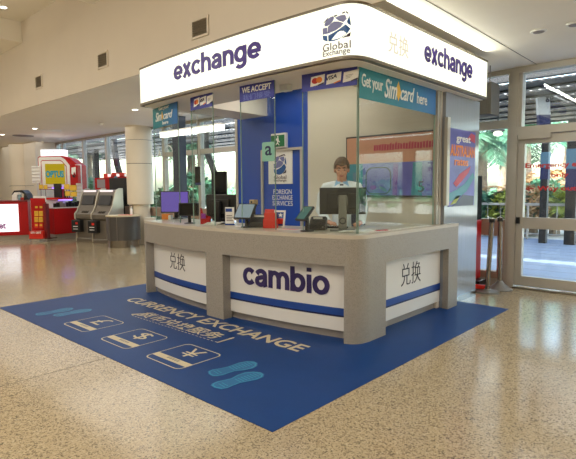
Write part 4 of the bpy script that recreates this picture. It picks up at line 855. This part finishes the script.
# near counter with light box
e0 = ground(27.2, 14.6); e1 = ground(-45, 13.9); dirv = (e1 - e0).normalized(); nb = Vector((-dirv.y, dirv.x, 0)); nb = nb if nb.dot(NV) < 0 else -nb
t = thing('lightbox_counter', 'red counter with glowing white panel cut by the frame edge', 'counter', e0)
zt_ = at(20, 200.8, 14.5).z
bm = B(); solid(bm, [e0 + nb * .05, e1 + nb * .05, e1 + nb * .8, e0 + nb * .8], 0, .15); obj('plinth', bm, 'kick', t)
bm = B(); solid(bm, [e0, e1, e1 + nb * .9, e0 + nb * .9], .15, zt_ - .04); obj('front_board', bm, 'redb', t); bm = B(); solid(bm, [e0 - nb * .02, e1 - nb * .02, e1 + nb * .92, e0 + nb * .92], zt_ - .04, zt_); obj('top', bm, 'redd', t)
L = (e1 - e0).length; kx = PX(14.5)
f = lambda u, v, w: e0 + dirv * u + Z * v - nb * w
bm = B(); patch(bm, f, [(8.6*kx, .26), (8.6*kx, .26 + 27.5*kx), (L * .98, .26 + 27.5*kx), (L * .98, .26)], .02); lb = obj('light_panel', bm, 'boxw', t)
E0 = e0 + dirv * (33*kx) ; fl2 = lambda u, v, w: E0 - dirv * u + Z * v - nb * (w + .021)
bm = B(); o = [(20, 21.5), (23, 19.5), (23.6, 16.5), (22, 13)]; ring_patch(bm, f2 if False else (lambda u, v, w: E0 - dirv * u + Z * v - nb * (w + .02)), ell(3.0*kx, 19*kx + .26, 5.6*kx, 4.6*kx), ell(2.4*kx, 19*kx + .26, 4.9*kx, 4*kx), .004); obj('cyan_ring', bm, 'cyan', lb)
text('lettering', 'Internet', 'purple2', lb, lambda u, v, w: e0 + dirv * (44*kx) - dirv * u + Z * (v + .26 + 3.2*kx) - nb * (w + .021), 24*kx, 6.5*kx, bold=.03)
# white bent seat on the red counter
t = thing('counter_chair', 'white curved arm chair with black back above the red counter', 'chair', ground(22, 15.2)); d = 15.2
q = at(17.5, 200, d); q2 = at(33, 200, d); zz = zt_
f = pmap(17.5, 200.5, d, 0); k = PX(d)
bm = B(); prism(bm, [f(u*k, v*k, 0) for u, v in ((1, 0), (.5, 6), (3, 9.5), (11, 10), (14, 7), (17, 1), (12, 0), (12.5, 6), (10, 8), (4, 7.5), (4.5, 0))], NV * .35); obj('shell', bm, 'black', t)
bm = B(); prism(bm, [f(u*k, v*k, .36) for u, v in ((1.8, 0), (2, 5), (4.5, 7.8), (9, 8), (10, 6), (6.5, 5.5), (6.5, 0))], NV * .06); obj('armrest', bm, 'lit', t)
bm = B(); cyl(bm, f(8*k, 0, -.05) * 1, Vector((f(8*k, 0, -.05).x, f(8*k, 0, -.05).y, .0)), .05); obj('pedestal', bm, 'steel', t)
bm = B(); obox(bm, f(11.5*k, 1.6*k, .2), U, NV, Z, 3.4*k, .1, 1.2*k); obj('seat', bm, 'redp', t)
# rack with yellow packs
g = ground(39.5, 14.15); t = thing('pack_rack', 'red floor rack holding rows of yellow packs before the phone shop', 'rack', g); d = 14.15; k = PX(d)
rect('back_board', 'redb', t, 32, 46.5, 198.5, 239, d + .12, .06); rect('header', 'lit', t, 33, 45.5, 196.5, 202.5, d + .05, .03); rect('side_strip', 'redd', t, 44.4, 46.8, 204, 239, d, .2); rect('base_box', 'redp', t, 29, 43, 231.5, 239.4, d - .1, .3); rect('foot_plate', 'steel', t, 29, 49, 239.2, 239.9, d - .1, .5)
text('lettering', 'sim card', 'lit', t, pmap(31, 234, d - .1), 10*k, 3*k, bold=.02)
for j in range(9):
    pass
bm = B(); f = pmap(45, 206, d, .004)
for j in range(9): patch(bm, f, ell(.5*k, -(3.2*j)*k, .45*k, .9*k, 0, 8), .003)
obj('strip_marks', bm, 'lit', t)
pk = None; names = ('top', 'second', 'third', 'fourth')
for j in range(4):
    for i in range(2):
        a = 34.2 + i * 4.6; c = 205.3 + j * 6; lab = 'yellow pack in the %s row of the red rack, %s' % (names[j], ('light box side', 'phone counter side')[i]) if j < 3 else 'red pack in the lowest rack row, %s' % ('light box side', 'phone counter side')[i]
        x = thing('hanging_pack', lab, 'pack', ground(a + 2, d + .05), group='packs on the red rack'); rect('pack_card', 'gold' if j < 3 else 'redp', x, a, a + 3.9, c, c + 5.2, d + .055, .02); rect('pack_print', 'yellow' if j < 3 else 'gold', x, a + .6, a + 3.2, c + 1.2, c + 3.2, d + .034, .003)
# cash machines: facing away towards the phone shop, seen from the side
def cash_machine(px, d, label):
    g = ground(px, d); t = thing('cash_machine', label, 'cash machine', g, math.radians(24), 'grey cash machines')
    SQ = .74  # local: front is -y, width along x
    P = [(-.42, 0), (-.42, .10), (-.38, .10), (-.38, .62), (-.44, .66), (-.44, .78), (-.30, .86), (-.18, 1.0), (-.02, 1.32), (.06, 1.42), (.2, 1.46), (.34, 1.46), (.40, 1.40), (.42, 0)]
    w = .27
    lobj('cabinet', 'atm', t, lambda b: prism(b, [(-w, y * SQ, z) for y, z in P], (2*w, 0, 0)), bevel=.01)
    Q = [(-.40, .0), (-.40, .62), (-.47, .66), (-.47, .8), (-.33, .89), (-.21, 1.03), (-.06, 1.35), (.04, 1.46), (.2, 1.5), (.42, 1.5), (.44, 0), (.3, 0), (.2, .8), (.12, 1.2), (-.02, 1.1), (-.14, .86), (-.3, .74), (-.3, 0)]
    for s in (1, -1): lobj('side_panel', 'atms', t, lambda b: prism(b, [(s * w, y * SQ, z) for y, z in [(-.42, .02), (-.40, .62), (-.47, .66), (-.47, .8), (-.33, .89), (-.21, 1.03), (-.06, 1.35), (.04, 1.46), (.2, 1.5), (.42, 1.5), (.44, .02)]], (s * .03, 0, 0)), bevel=.008)
    n = Vector((0, -.9, .42)).normalized(); v = Vector((0, .36, .93)).normalized()
    lobj('screen', 'black2', t, lambda b: obox(b, Vector((0, -.10, 1.17)) + n * .0, (1, 0, 0), v, n, .2, .14, .012)); lobj('top_lamp', 'boxl', t, lambda b: box(b, -.2, .2, -.045, .0, 1.40, 1.45))
    lobj('keypad', 'steel', t, lambda b: [obox(b, (-.09 + .06*i, -.275 + .034*j, .825 + .022*j), (1, 0, 0), (0, .9, .44), (0, -.44, .9), .022, .016, .008) for i in range(4) for j in range(3)])
    cm = lobj('card_module', 'black', t, lambda b: box(b, -.34, -.04, -.42, -.27, .28, .62), bevel=.01); lobj('card_label', 'redp', cm, lambda b: box(b, -.20, -.12, -.425, -.42, .50, .56)); lobj('slot', 'lit', cm, lambda b: (box(b, -.28, -.12, -.424, -.42, .43, .45), box(b, -.28, -.12, -.424, -.42, .36, .375)))
    lobj('plinth', 'black', t, lambda b: box(b, -w + .02, w - .02, -.285, .30, 0, .085)); return t
cash_machine(90.5, 14.2, 'grey cash machine next to the phone shop'); cash_machine(107, 13.8, 'grey cash machine next to the round bin counter')
# photo booth pair behind
g = ground(116, 14.9); t = thing('photo_booth', 'tall black photo booth with blue screen behind the cash machines', 'photo booth', g); d = 14.6
rect('cabinet', 'black', t, 111, 131, 178.5, 236, d, .8); rect('screen', 'scrD', t, 112.5, 123.5, 179, 190, d - .01, .02); rect('crown', 'redb', t, 111, 131, 175.5, 178.5, d, .5)
for a in (111.5, 119): rect('red_finial', 'redp', t, a, a + 4.6, 173, 176, d - .02, .2)
bm = B(); f = pmap(119, 208, d); k = PX(d); patch(bm, f, [(0, 0), (9*k, 15*k), (10*k, 15*k), (1.5*k, 0)], .004); obj('red_stripe', bm, 'redp', t)
rect('crown_lamp', 'boxl', t, 116.3, 119.2, 174.5, 176.8, d - .02, .1); rect('crown_lamp', 'boxl', t, 124.5, 128.5, 174.5, 176.8, d - .02, .1)
bm = B(); patch(bm, pmap(113.5, 182, d - .012), ell(2.6*k, 3*k, 2*k, 2.6*k), .003); obj('screen_picture', bm, 'bannerl', t)
g = ground(102, 15.2); t = thing('red_photo_booth', 'red topped photo booth with grey screen above the cash machines', 'photo booth', g); d = 15.0
rect('head', 'redb', t, 95, 110.5, 178.3, 190, d, .6); rect('screen', 'scrS', t, 97, 105, 179.8, 188.3, d - .01, .02); rect('cabinet', 'atms', t, 98, 109, 190, 234.5, d + .1, .5); rect('red_finial', 'redp', t, 103.5, 107.5, 174, 178.4, d, .2); rect('red_finial', 'redp', t, 109.5, 111.5, 174.5, 178.4, d, .2); rect('crown_lamp', 'boxl', t, 107.5, 110.5, 174.5, 177, d - .02, .15)
# round bin counter
g = ground(122.5, 12.75); g = Vector((g.x, g.y, 0)); t = thing('bin_counter', 'curved charcoal bin counter on a steel base near the round column', 'bin', g); k = PX(12.75)
r = 16.3 * k; zt2 = at(122, 217, 12.6).z; zk = at(122, 240.5, 12.6).z
bm = B(); lathe(bm, g, [(r, zk), (r, zt2)], 40); obj('body', bm, 'charcoal', t, smooth=True); bm = B(); lathe(bm, g, [(r * .96, 0), (r * .96, zk)], 40); obj('steel_base', bm, 'steel', t, smooth=True); bm = B(); lathe(bm, g, [(r * 1.03, zt2), (r * 1.03, zt2 + .03), (r * .98, zt2 + .035)], 40); obj('top', bm, 'cream', t, smooth=True)
bm = B()
for a in (-.9, -2.1, -1.45): obox(bm, g + Vector((math.cos(a), math.sin(a), 0)) * r + Z * (zk + zt2) / 2, (-math.sin(a), math.cos(a), 0), (math.cos(a), math.sin(a), 0), Z, .006, .004, (zt2 - zk) / 2)
obj('joint', bm, 'stand', t)
bm = B(); obox(bm, g + U * .1 + NV * .1 + Z * (zt2 + .04), U, NV, Z, .16, .1, .005); tag(obj('red_tray', bm, 'redp'), 'flat red tray on top of the round bin counter', 'tray')
bm = B(); lathe(bm, g + U * .18 - NV * .1 + Z * (zt2 + .035), [(.03, 0), (.032, .14), (.012, .18), (.012, .22)], 16); tag(obj('sanitiser_bottle', bm, 'lit', smooth=True), 'clear pump bottle standing on the round bin counter', 'bottle')
# dark stands seen through the counter glass
t = thing('information_totem', 'dark blue information totem seen through the glass behind the large monitor', 'totem', ground(222, 9.6)); d = 9.6
rect('panel', 'screenoff', t, 216, 228, 172, 264.8, d, .12); rect('side_edge', 'black', t, 213, 216, 172, 264.8, d, .14)
t = thing('notice_board', 'small dark notice board hung in the glazing beyond the violet monitor', 'sign', ground(198, 10.8)); rect('board', 'screenoff', t, 195, 200.5, 167, 183, 10.6, .05); rect('blue_foot', 'bannerb', t, 195, 200.5, 183, 185.5, 10.6, .05)
bm = B(); q = at(198, 167, 10.62); cyl(bm, q, (q.x, q.y, ZC), .008, seg=8); obj('hanger_rod', bm, 'steel', t)
g = ground(180.5, 11.6); bm = B(); box(bm, g.x - .11, g.x + .11, g.y - .11, g.y + .11, 0, ZC); struct('column_dark', bm, pm('blue_black_column', (44, 52, 66), .4))
# barrier posts beside the silver wall
def barrier(x, y, lean, label, bell):
    t = thing('barrier_post', label, 'barrier post', (x, y, 0), group='steel barrier posts')
    top = (x + lean[0], y + lean[1], .96)
    bm = B(); tube(bm, [(x, y, .02), top], .032, 18); obj('post', bm, 'steel', t, smooth=True)
    bm = B(); tv = Vector(top); cyl(bm, tv, tv + Z * .07, .038); obj('head', bm, 'steel', t, smooth=True); bm = B(); cyl(bm, tv + Z * .012, tv + Z * .058, .0385); obj('belt_slot', bm, 'black', t)
    bm = B(); lathe(bm, (x, y, 0), [(.17, 0), (.17, .012), (.13, .035), (.05, .1), (.034, .13)] if bell else [(.16, 0), (.16, .02), (.05, .03), (.034, .05)], 32); obj('base', bm, 'stand', t, smooth=True); return t
barrier(-.565, 4.84, (.03, .03), 'leaning steel barrier post nearest the silver wall', False); barrier(-.50, 5.14, (-.02, .0), 'steel barrier post with bell shaped base by the door frame', True)
t = thing('vending_screen', 'tall machine with black top and red base beyond the silver wall', 'machine', (-.86, 5.12, 0))
pbox('upper_case', 'matte', t, -1.3, -.845, 5.0, 5.3, .98, 1.62, bevel=.01); pbox('lower_case', 'redb', t, -1.3, -.845, 4.98, 5.32, .1, .98, bevel=.02); pbox('foot', 'black', t, -1.25, -.75, 5.02, 5.28, 0, .1)
bm = B(); obox(bm, (-.66, 4.86, .06), (1, .2, 0), (-.2, 1, 0), (0, 0, 1), .09, .03, .03); tag(obj('red_box', bm, 'redp', bevel=.01), 'low red box on the floor behind the leaning barrier post', 'box')
# ================================================================== OUTSIDE
bm = B(); box(bm, -40, 30, YW + .1, 13.2, -.12, -.02); o = struct('terrace_paving', bm, 'pave')
bm = B()
for k in range(12): box(bm, -40, 30, 6.2 + .6 * k, 6.215 + .6 * k, -.021, -.0185)
obj('paving_joint', bm, 'stand', o)
bm = B(); box(bm, -60, 45, 13.2, 70, -.3, -.05); struct('ground_beyond', bm, 'tarmac')
t = thing('terrace_railing', 'galvanised terrace railing outside the glazed wall', 'railing', (-6, 12.9, 0))
bm = B(); box(bm, -30, 16, 12.87, 12.93, .93, 1.0); obj('top_rail', bm, 'rail', t)
bm = B(); box(bm, -30, 16, 12.885, 12.915, .12, .16); obj('bottom_rail', bm, 'rail', t)
for k in range(24): bm = B(); x = -22 + 1.5 * k; box(bm, x - .025, x + .025, 12.875, 12.925, -.02, .93); obj('post', bm, 'rail', t)
bm = B()
for k in range(92): x = -22 + .375 * k; cyl(bm, (x, 12.9, .16), (x, 12.9, .93), .011, seg=8)
obj('baluster', bm, 'rail', t)
# pergola roof: dark beams, translucent corrugated sheets between them
t = thing('terrace_roof', 'terrace roof of dark beams and bright corrugated sheets', 'roof', (-5, 9.5, 3.2))
for k in range(8): bm = B(); y = 6.2 + 1.0 * k; box(bm, -26, 14, y - .07, y + .07, 3.10 + .02 * k, 3.24 + .02 * k); obj('beam', bm, 'beam', t)
def corrug(bm, x0, x1, y0, y1, z, pitch=.15, amp=.025):
    n = int((x1 - x0) / pitch * 4); a = []
    for i in range(n + 1):
        x = x0 + (x1 - x0) * i / n; dz = amp * math.sin(2 * PI * (x - x0) / pitch); a.append((bm.verts.new((x, y0, z + dz)), bm.verts.new((x, y1, z + dz + .03))))
    for p, q in zip(a, a[1:]): bm.faces.new((p[0], q[0], q[1], p[1]))
for k in range(7): bm = B(); y = 6.2 + 1.0 * k; corrug(bm, -11.4, 12, y + .12, y + .5, 3.16 + .02 * k); obj('roof_sheet', bm, 'roofsheet', t, smooth='all')
bm = B()
for k in range(7): y = 6.2 + 1.0 * k; box(bm, -26, 14, y + .52, y + .92, 3.15 + .02 * k, 3.18 + .02 * k)
obj('solid_sheet', bm, 'beam', t)
for k in range(10):
    x = -24 + 3.7 * k; bm = B(); box(bm, x - .04, x + .04, 5.8, 13.4, 3.36, 3.42); obj('rafter', bm, 'beam', t)
def tpost(px, d, label, w=.10, ban=None):
    p = at(px, 200, d); t = thing('terrace_post', label, 'post', (p.x, p.y, -.02), group='dark terrace posts')
    bm = B(); box(bm, p.x - w, p.x + w, p.y - w, p.y + w, -.02, 3.12); obj('column', bm, 'post', t)
    if ban:
        for (z0, z1, m) in ban: bm = B(); box(bm, p.x - w - .012, p.x + w + .012, p.y - w - .012, p.y + w + .012, z0, z1); obj('wrap', bm, m, t)
    return t
tpost(544.5, 13.0, 'dark terrace post with blue band behind the exit door', .085, [(1.65, 1.95, 'bannerb'), (1.95, 2.35, 'bannerl')]); tpost(572, 12.6, 'dark terrace post with tall blue wrap at the door edge', .12, [(1.35, 1.9, 'bannerb'), (1.9, 2.4, 'bannerl')])
for px, d, lab in ((97, 20.5, 'dark terrace post behind the photo booths'), (52, 20.5, 'dark terrace post behind the lit roof sign')): tpost(px, d, lab, .1)
# curved dark strut outside near the clad column
bm = B(); P = [at(114, 148, 16.4), at(117, 165, 16.4), at(121, 180, 16.4), at(127, 196, 16.4)]; tube(bm, [P[0] + Z * .6] + P + [Vector((P[-1].x, P[-1].y, -.02))], .1, 10); tag(obj('curved_strut', bm, 'post', smooth='all'), 'curved dark roof strut outside beside the clad column', 'strut')
bm = B(); P = [at(206, 150, 14), at(214, 172, 14), at(217, 190, 14)]; tube(bm, [P[0] + Z * .6] + P + [Vector((P[-1].x, P[-1].y, -.02))], .09, 10); tag(obj('curved_strut', bm, 'post', smooth='all'), 'curved dark roof strut outside above the information totem', 'strut')
# gate sign
p0 = at(549, 102, 9.4); t = thing('gate_sign', 'grey hanging gate sign with dark letters outside above the doors', 'sign', (p0.x, p0.y, p0.z)); k = 9.4 / F
f = pmap(537, 115, 9.4, 0)
bm = B(); prism(bm, [f(u*k, v*k, -.1) for u, v in ((2.5, 0), (0, 27), (12, 22), (14, 0))], NV * .1); obj('sign_board', bm, 'signg', t)
text('lettering', 'go', 'black', t, pmap(545, 103, 9.4), 8*k, 8*k, bold=.03)
bm = B(); prism(bm, [f(u*k, v*k, -.1) for u, v in ((3, -13), (2.5, 0), (14, 0), (14, -13))], NV * .1); obj('sign_foot', bm, 'bannerb', t)
bm = B(); a = f(1*k, 24*k, -.05); b = f(12*k, 21*k, -.05); tube(bm, [a, a + Vector((-.45, 0, .35)), a + Vector((-.45, 0, .5))], .012, 8); tube(bm, [b, b + Vector((.35, 0, -.2))], .012, 8); tube(bm, [b, b + Vector((0, .0, .5))], .012, 8); obj('hanger', bm, 'rail', t)
# terrace lamp
q = at(498, 134, 10.2); t = thing('terrace_lamp', 'round glowing bulkhead lamp under the terrace roof', 'lamp', q)
bm = B(); ball(bm, q, (.085, .085, .045), 20, 10); obj('lamp_globe', bm, 'lampw', t, smooth='all'); bm = B(); cyl(bm, q + Z * .05, q + Z * .07, .14); cyl(bm, q + Z * .07, Vector((q.x, q.y, 3.25)), .015); obj('lamp_base', bm, 'beam', t)
# parked car far beyond
p = Vector((-1.0, 21, -.05)); t = thing('parked_car', 'blue parked car glimpsed beyond the terrace railing', 'car', p)
prof = [(-2.1, .35), (-2.15, .75), (-1.9, .95), (-1.2, 1.02), (-.6, 1.45), (.7, 1.5), (1.4, 1.05), (2.05, .9), (2.15, .5), (2.1, .3)]
bm = B(); prism(bm, [(p.x + u, p.y - .85, p.z + v) for u, v in prof], (0, 1.7, 0)); obj('car_body', bm, 'carb', t, bevel=.06); bm = B(); prism(bm, [(p.x + u, p.y - .87, p.z + v) for u, v in ((-1.05, 1.04), (-.55, 1.4), (.65, 1.43), (1.2, 1.06))], (0, .03, 0)); obj('side_window', bm, 'screenoff', t)
for u in (-1.35, 1.3): bm = B(); cyl(bm, (p.x + u, p.y - .9, p.z + .33), (p.x + u, p.y - .68, p.z + .33), .33); obj('wheel', bm, 'black', t); 
# planting
R = random.Random(11)
def frond(bm, base, az, el, L, droop, leaflets, lw, ll):
    d = Vector((math.cos(az) * math.cos(el), math.sin(az) * math.cos(el), math.sin(el))); p = base.copy(); n = 9; pts = [p.copy()]
    for i in range(n): p = p + d * L / n; d = (d + Vector((0, 0, -droop))).normalized(); pts.append(p.copy())
    tube(bm, pts, [.022 * (1 - i / (n + 1)) + .004 for i in range(n + 1)], 4)
    for i in range(leaflets):
        t = .15 + .85 * i / leaflets; q = t * n; j = min(int(q), n - 1); c = pts[j].lerp(pts[j+1], q - j); ax = (pts[j+1] - pts[j]).normalized(); sd = ax.cross(Vector((0, 0, 1))).normalized()
        for s in (1, -1):
            l = ll * (1 - .55 * abs(t - .45)) * R.uniform(.85, 1.1); e = c + sd * s * l + ax * l * .45 + Vector((0, 0, -l * R.uniform(.25, .6))); w = ax * lw
            m = (c + e) / 2 + Vector((0, 0, l * .06)); v = [bm.verts.new(x) for x in (c - w * .5, m - w, e, m + w, c + w * .5)]; bm.faces.new(v)
def palm(x, y, h, L, n, label, mat='leafA', lean=0):
    t = thing('palm_tree', label, 'palm tree', (x, y, -.05), group='palms beyond the terrace')
    top = Vector((x + lean, y, h)); bm = B(); m = 14; tube(bm, [Vector((x, y, -.06)).lerp(top, i / m) for i in range(m + 1)], [(.2 - .06 * i / m) * (1.06 if i % 2 else .96) for i in range(m + 1)], 12); obj('trunk', bm, 'trunk', t)
    bm = B()
    for i in range(n): frond(bm, top, 2 * PI * i * .618, R.uniform(-.5, 1.2), L * .56 * R.uniform(.8, 1.1), R.uniform(.12, .24), 26, .016, .36 * L / 1.8)
    obj('fronds', bm, mat, t); return t
def cycad(x, y, h, L, n, label, mat):
    t = thing('low_palm', label, 'shrub', (x, y, -.05), group='low palms and cycads'); bm = B(); tube(bm, [(x, y, -.06), (x, y, h)], [.16, .13], 10); obj('trunk', bm, 'trunk', t); bm = B()
    for i in range(n): frond(bm, Vector((x, y, h)), 2 * PI * i * .618, R.uniform(.1, 1.2), L * R.uniform(.8, 1.1), R.uniform(.1, .2), 22, .016, .28 * L)
    obj('fronds', bm, mat, t)
def bush(x, y, r, h, label, mat, n=520, ls=.13):
    t = thing('leafy_shrub', label, 'shrub', (x, y, -.05), group='leafy shrubs in the garden'); bm = B()
    for k in range(5): a = 1.3 * k; tube(bm, [(x, y, -.06), (x + .5*r*math.cos(a), y + .5*r*math.sin(a), h * .75)], [.03, .012], 6)
    obj('stems', bm, 'trunk', t); bm = B()
    for k in range(n):
        u, a = R.uniform(-.6, 1), R.uniform(0, 2 * PI); s = math.sqrt(1 - u * u) * R.uniform(.7, 1); c = Vector((x + r*s*math.cos(a), y + r*s*math.sin(a), h * .5 + h * .5 * u)); d = Vector((R.gauss(0, 1), R.gauss(0, 1), R.gauss(.3, .8))).normalized(); e = d.cross(Vector((R.gauss(0, 1), R.gauss(0, 1), R.gauss(0, 1)))).normalized()
        v = [bm.verts.new(c + q) for q in (-d * ls, e * ls * .38, d * ls, -e * ls * .38)]; bm.faces.new(v)
    obj('leaves', bm, mat, t)
def gp(px, d): p = at(px, 200, d); return p.x, p.y
for px, d, h, L, n, lean, lab in ((482, 17, 3.0, 2.3, 24, 0, 'palm with pale trunk outside beside the silver wall'), (500, 21, 3.6, 2.6, 24, .2, 'farther palm outside above the barrier posts'), (530, 18, 3.3, 2.5, 24, -.2, 'palm outside framed by the exit door glass'), (561, 21, 3.9, 2.8, 22, .3, 'tall palm outside at the edge of the door glass'), (600, 18, 3.6, 2.6, 20, 0, 'palm outside past the edge of the doors'), (90, 25, 3.8, 2.8, 22, 0, 'palm outside behind the cash machines'), (72, 27, 4.2, 2.6, 20, .2, 'palm outside behind the phone shop sign'), (192, 20, 3.4, 2.4, 20, 0, 'palm outside seen through the counter glass')):
    x, y = gp(px, d); palm(x, y, h, L, n, lab, 'leafA', lean)
for px, d, h, L, n, m, lab in ((498, 15.5, .7, 1.1, 26, 'leafC', 'dark spiky cycad outside above the barrier posts'), (534, 15.6, .9, 1.1, 24, 'leafC', 'dark cycad outside beside the door stile'), (556, 15.2, .8, 1.0, 24, 'leafB', 'yellow green cycad outside between the terrace posts'), (516, 16.5, 1.2, 1.2, 22, 'leafD', 'bronze leaved low palm outside behind the door post')):
    x, y = gp(px, d); cycad(x, y, h, L, n, lab, m)
for px, d, r, h, m, lab in ((507, 14.9, .55, 1.3, 'leafB', 'bright yellow green shrub outside near the door post'), (486, 15.6, .7, 1.2, 'leafA', 'green shrub outside beside the black topped machine'), (527, 14.8, .6, 1.5, 'leafD', 'bronze leaved shrub outside under the red door lettering'), (543, 15.8, .8, 1.7, 'leafA', 'green shrub outside behind the banded terrace post'), (558, 16.6, .8, 2.0, 'leafD', 'bronze shrub outside between the two terrace posts'), (570, 15.2, .6, 1.3, 'leafB', 'yellow green shrub outside at the frame edge'), (590, 15.5, .9, 1.8, 'leafA', 'green shrub outside past the frame edge'), (88, 24, 1.3, 2.0, 'leafA', 'tall leafy shrub outside behind the red topped booth'), (100, 23.5, 1.2, 1.5, 'leafC', 'dark shrub outside behind the black photo booth'), (74, 25, 1.3, 1.7, 'leafC', 'dark shrub outside behind the red side sign'), (52, 26, 1.4, 1.8, 'leafA', 'leafy shrub outside behind the lit roof box'), (193, 19, 1.0, 2.0, 'leafA', 'leafy shrub outside behind the small notice board'), (172, 20, 1.0, 1.5, 'leafC', 'dark shrub outside beyond the violet monitor')):
    x, y = gp(px, d); bush(x, y, r, h, lab, m, 520 if d < 18 else 900, .12 if d < 18 else .2)
# tree belt far behind the garden
bm = B()
for k in range(1500):
    x = R.uniform(-48, 26); y = R.uniform(30, 34); hh = 1.7 + .8 * math.sin(x * .7) + .8 * math.sin(x * 1.9); z = R.uniform(.1, max(1.2, hh)); s = R.uniform(.2, .5); d = Vector((R.gauss(0, 1), R.gauss(0, .5), R.gauss(0, 1))).normalized(); e = d.cross(Vector((R.gauss(0, .3), 1, R.gauss(0, .3)))).normalized()
    v = [bm.verts.new(Vector((x, y, z)) + q) for q in (-d * s, e * s * .5, d * s, -e * s * .5)]; bm.faces.new(v)
tag(obj('foliage', bm, 'leafA'), 'distant belt of garden foliage beyond the palms', 'foliage', kind='stuff')
# ================================================================== LIGHT AND CAMERA
sc_ = bpy.context.scene
def area(x, y, z, sx_, sy_, p, col=(1, .967, .905), rot=(0, 0, 0)):
    l = bpy.data.lights.new('room_or_fill_lamp', 'AREA'); l.shape = 'RECTANGLE'; l.size = sx_; l.size_y = sy_; l.energy = p; l.color = col
    o = bpy.data.objects.new('room_or_fill_lamp', l); C.objects.link(o); o.location = (x, y, z); o.rotation_euler = rot; return o
HALL = 118
for x in (-14, -7.5, -1.5, 5):
    for y in (-2.2, -8): area(x, y, 4.41, 1.4, 1.4, HALL)
for x in (-17, -12, -7, 3, 7): area(x, 3.6, ZC - .03, 4.4, 2.8, 66 if x > -10 else 38)
area(-2.4, 2.85, 2.88, 1.6, .8, 11); 
area(-.46, 3.1, 3.085, .05, 2.3, 16, (1, 1, .86), (0, math.radians(-86), 0)); area(-4.12, 2.7, 3.085, .05, 1.0, 2.5, (.92, 1, .9), (0, math.radians(104), 0))
w = bpy.data.worlds.new('sky'); sc_.world = w; w.use_nodes = True; nt = w.node_tree; bg = nt.nodes['Background']
sky = nt.nodes.new('ShaderNodeTexSky'); sky.sky_type = 'NISHITA'; sky.sun_disc = False; sky.sun_elevation = math.radians(48); sky.sun_rotation = math.radians(200); sky.air_density = 1.2; sky.dust_density = 3
nt.links.new(sky.outputs[0], bg.inputs['Color']); bg.inputs['Strength'].default_value = 1.45
s = bpy.data.lights.new('sun', 'SUN'); s.energy = 14; s.angle = .02; s.color = (1, .95, .86); so = bpy.data.objects.new('sun', s); C.objects.link(so); so.rotation_euler = (math.radians(40), math.radians(-12), 0)
cd = bpy.data.cameras.new('camera'); cam = bpy.data.objects.new('camera', cd); C.objects.link(cam)
cd.sensor_fit = 'HORIZONTAL'; cd.sensor_width = 36; cd.lens = 36 * F / 576; cd.clip_start = .05; cd.clip_end = 300
Rm = ROT.copy(); x, y, z = Rm.col[0].normalized(), Rm.col[1].copy(), None; z = x.cross(y).normalized(); y = z.cross(x)
cam.matrix_world = Matrix.Translation(CAM) @ Matrix((x, y, z)).transposed().to_4x4(); sc_.camera = cam
for x in (-10, -5, 0, 5): area(x, -4.4, 3.5, 1.2, .4, 70, rot=(math.radians(158), 0, 0))  # unseen uplights added to brighten the high wall and ceiling
sc_.view_settings.view_transform = 'Standard'; sc_.view_settings.look = 'None'; sc_.view_settings.gamma = 1; sc_.view_settings.exposure = -.1
cy = sc_.cycles; cy.max_bounces = 8; cy.transparent_max_bounces = 16; cy.diffuse_bounces = 4; cy.glossy_bounces = 4; cy.sample_clamp_indirect = 4; cy.caustics_reflective = False; cy.caustics_refractive = False; cy.use_denoising = True
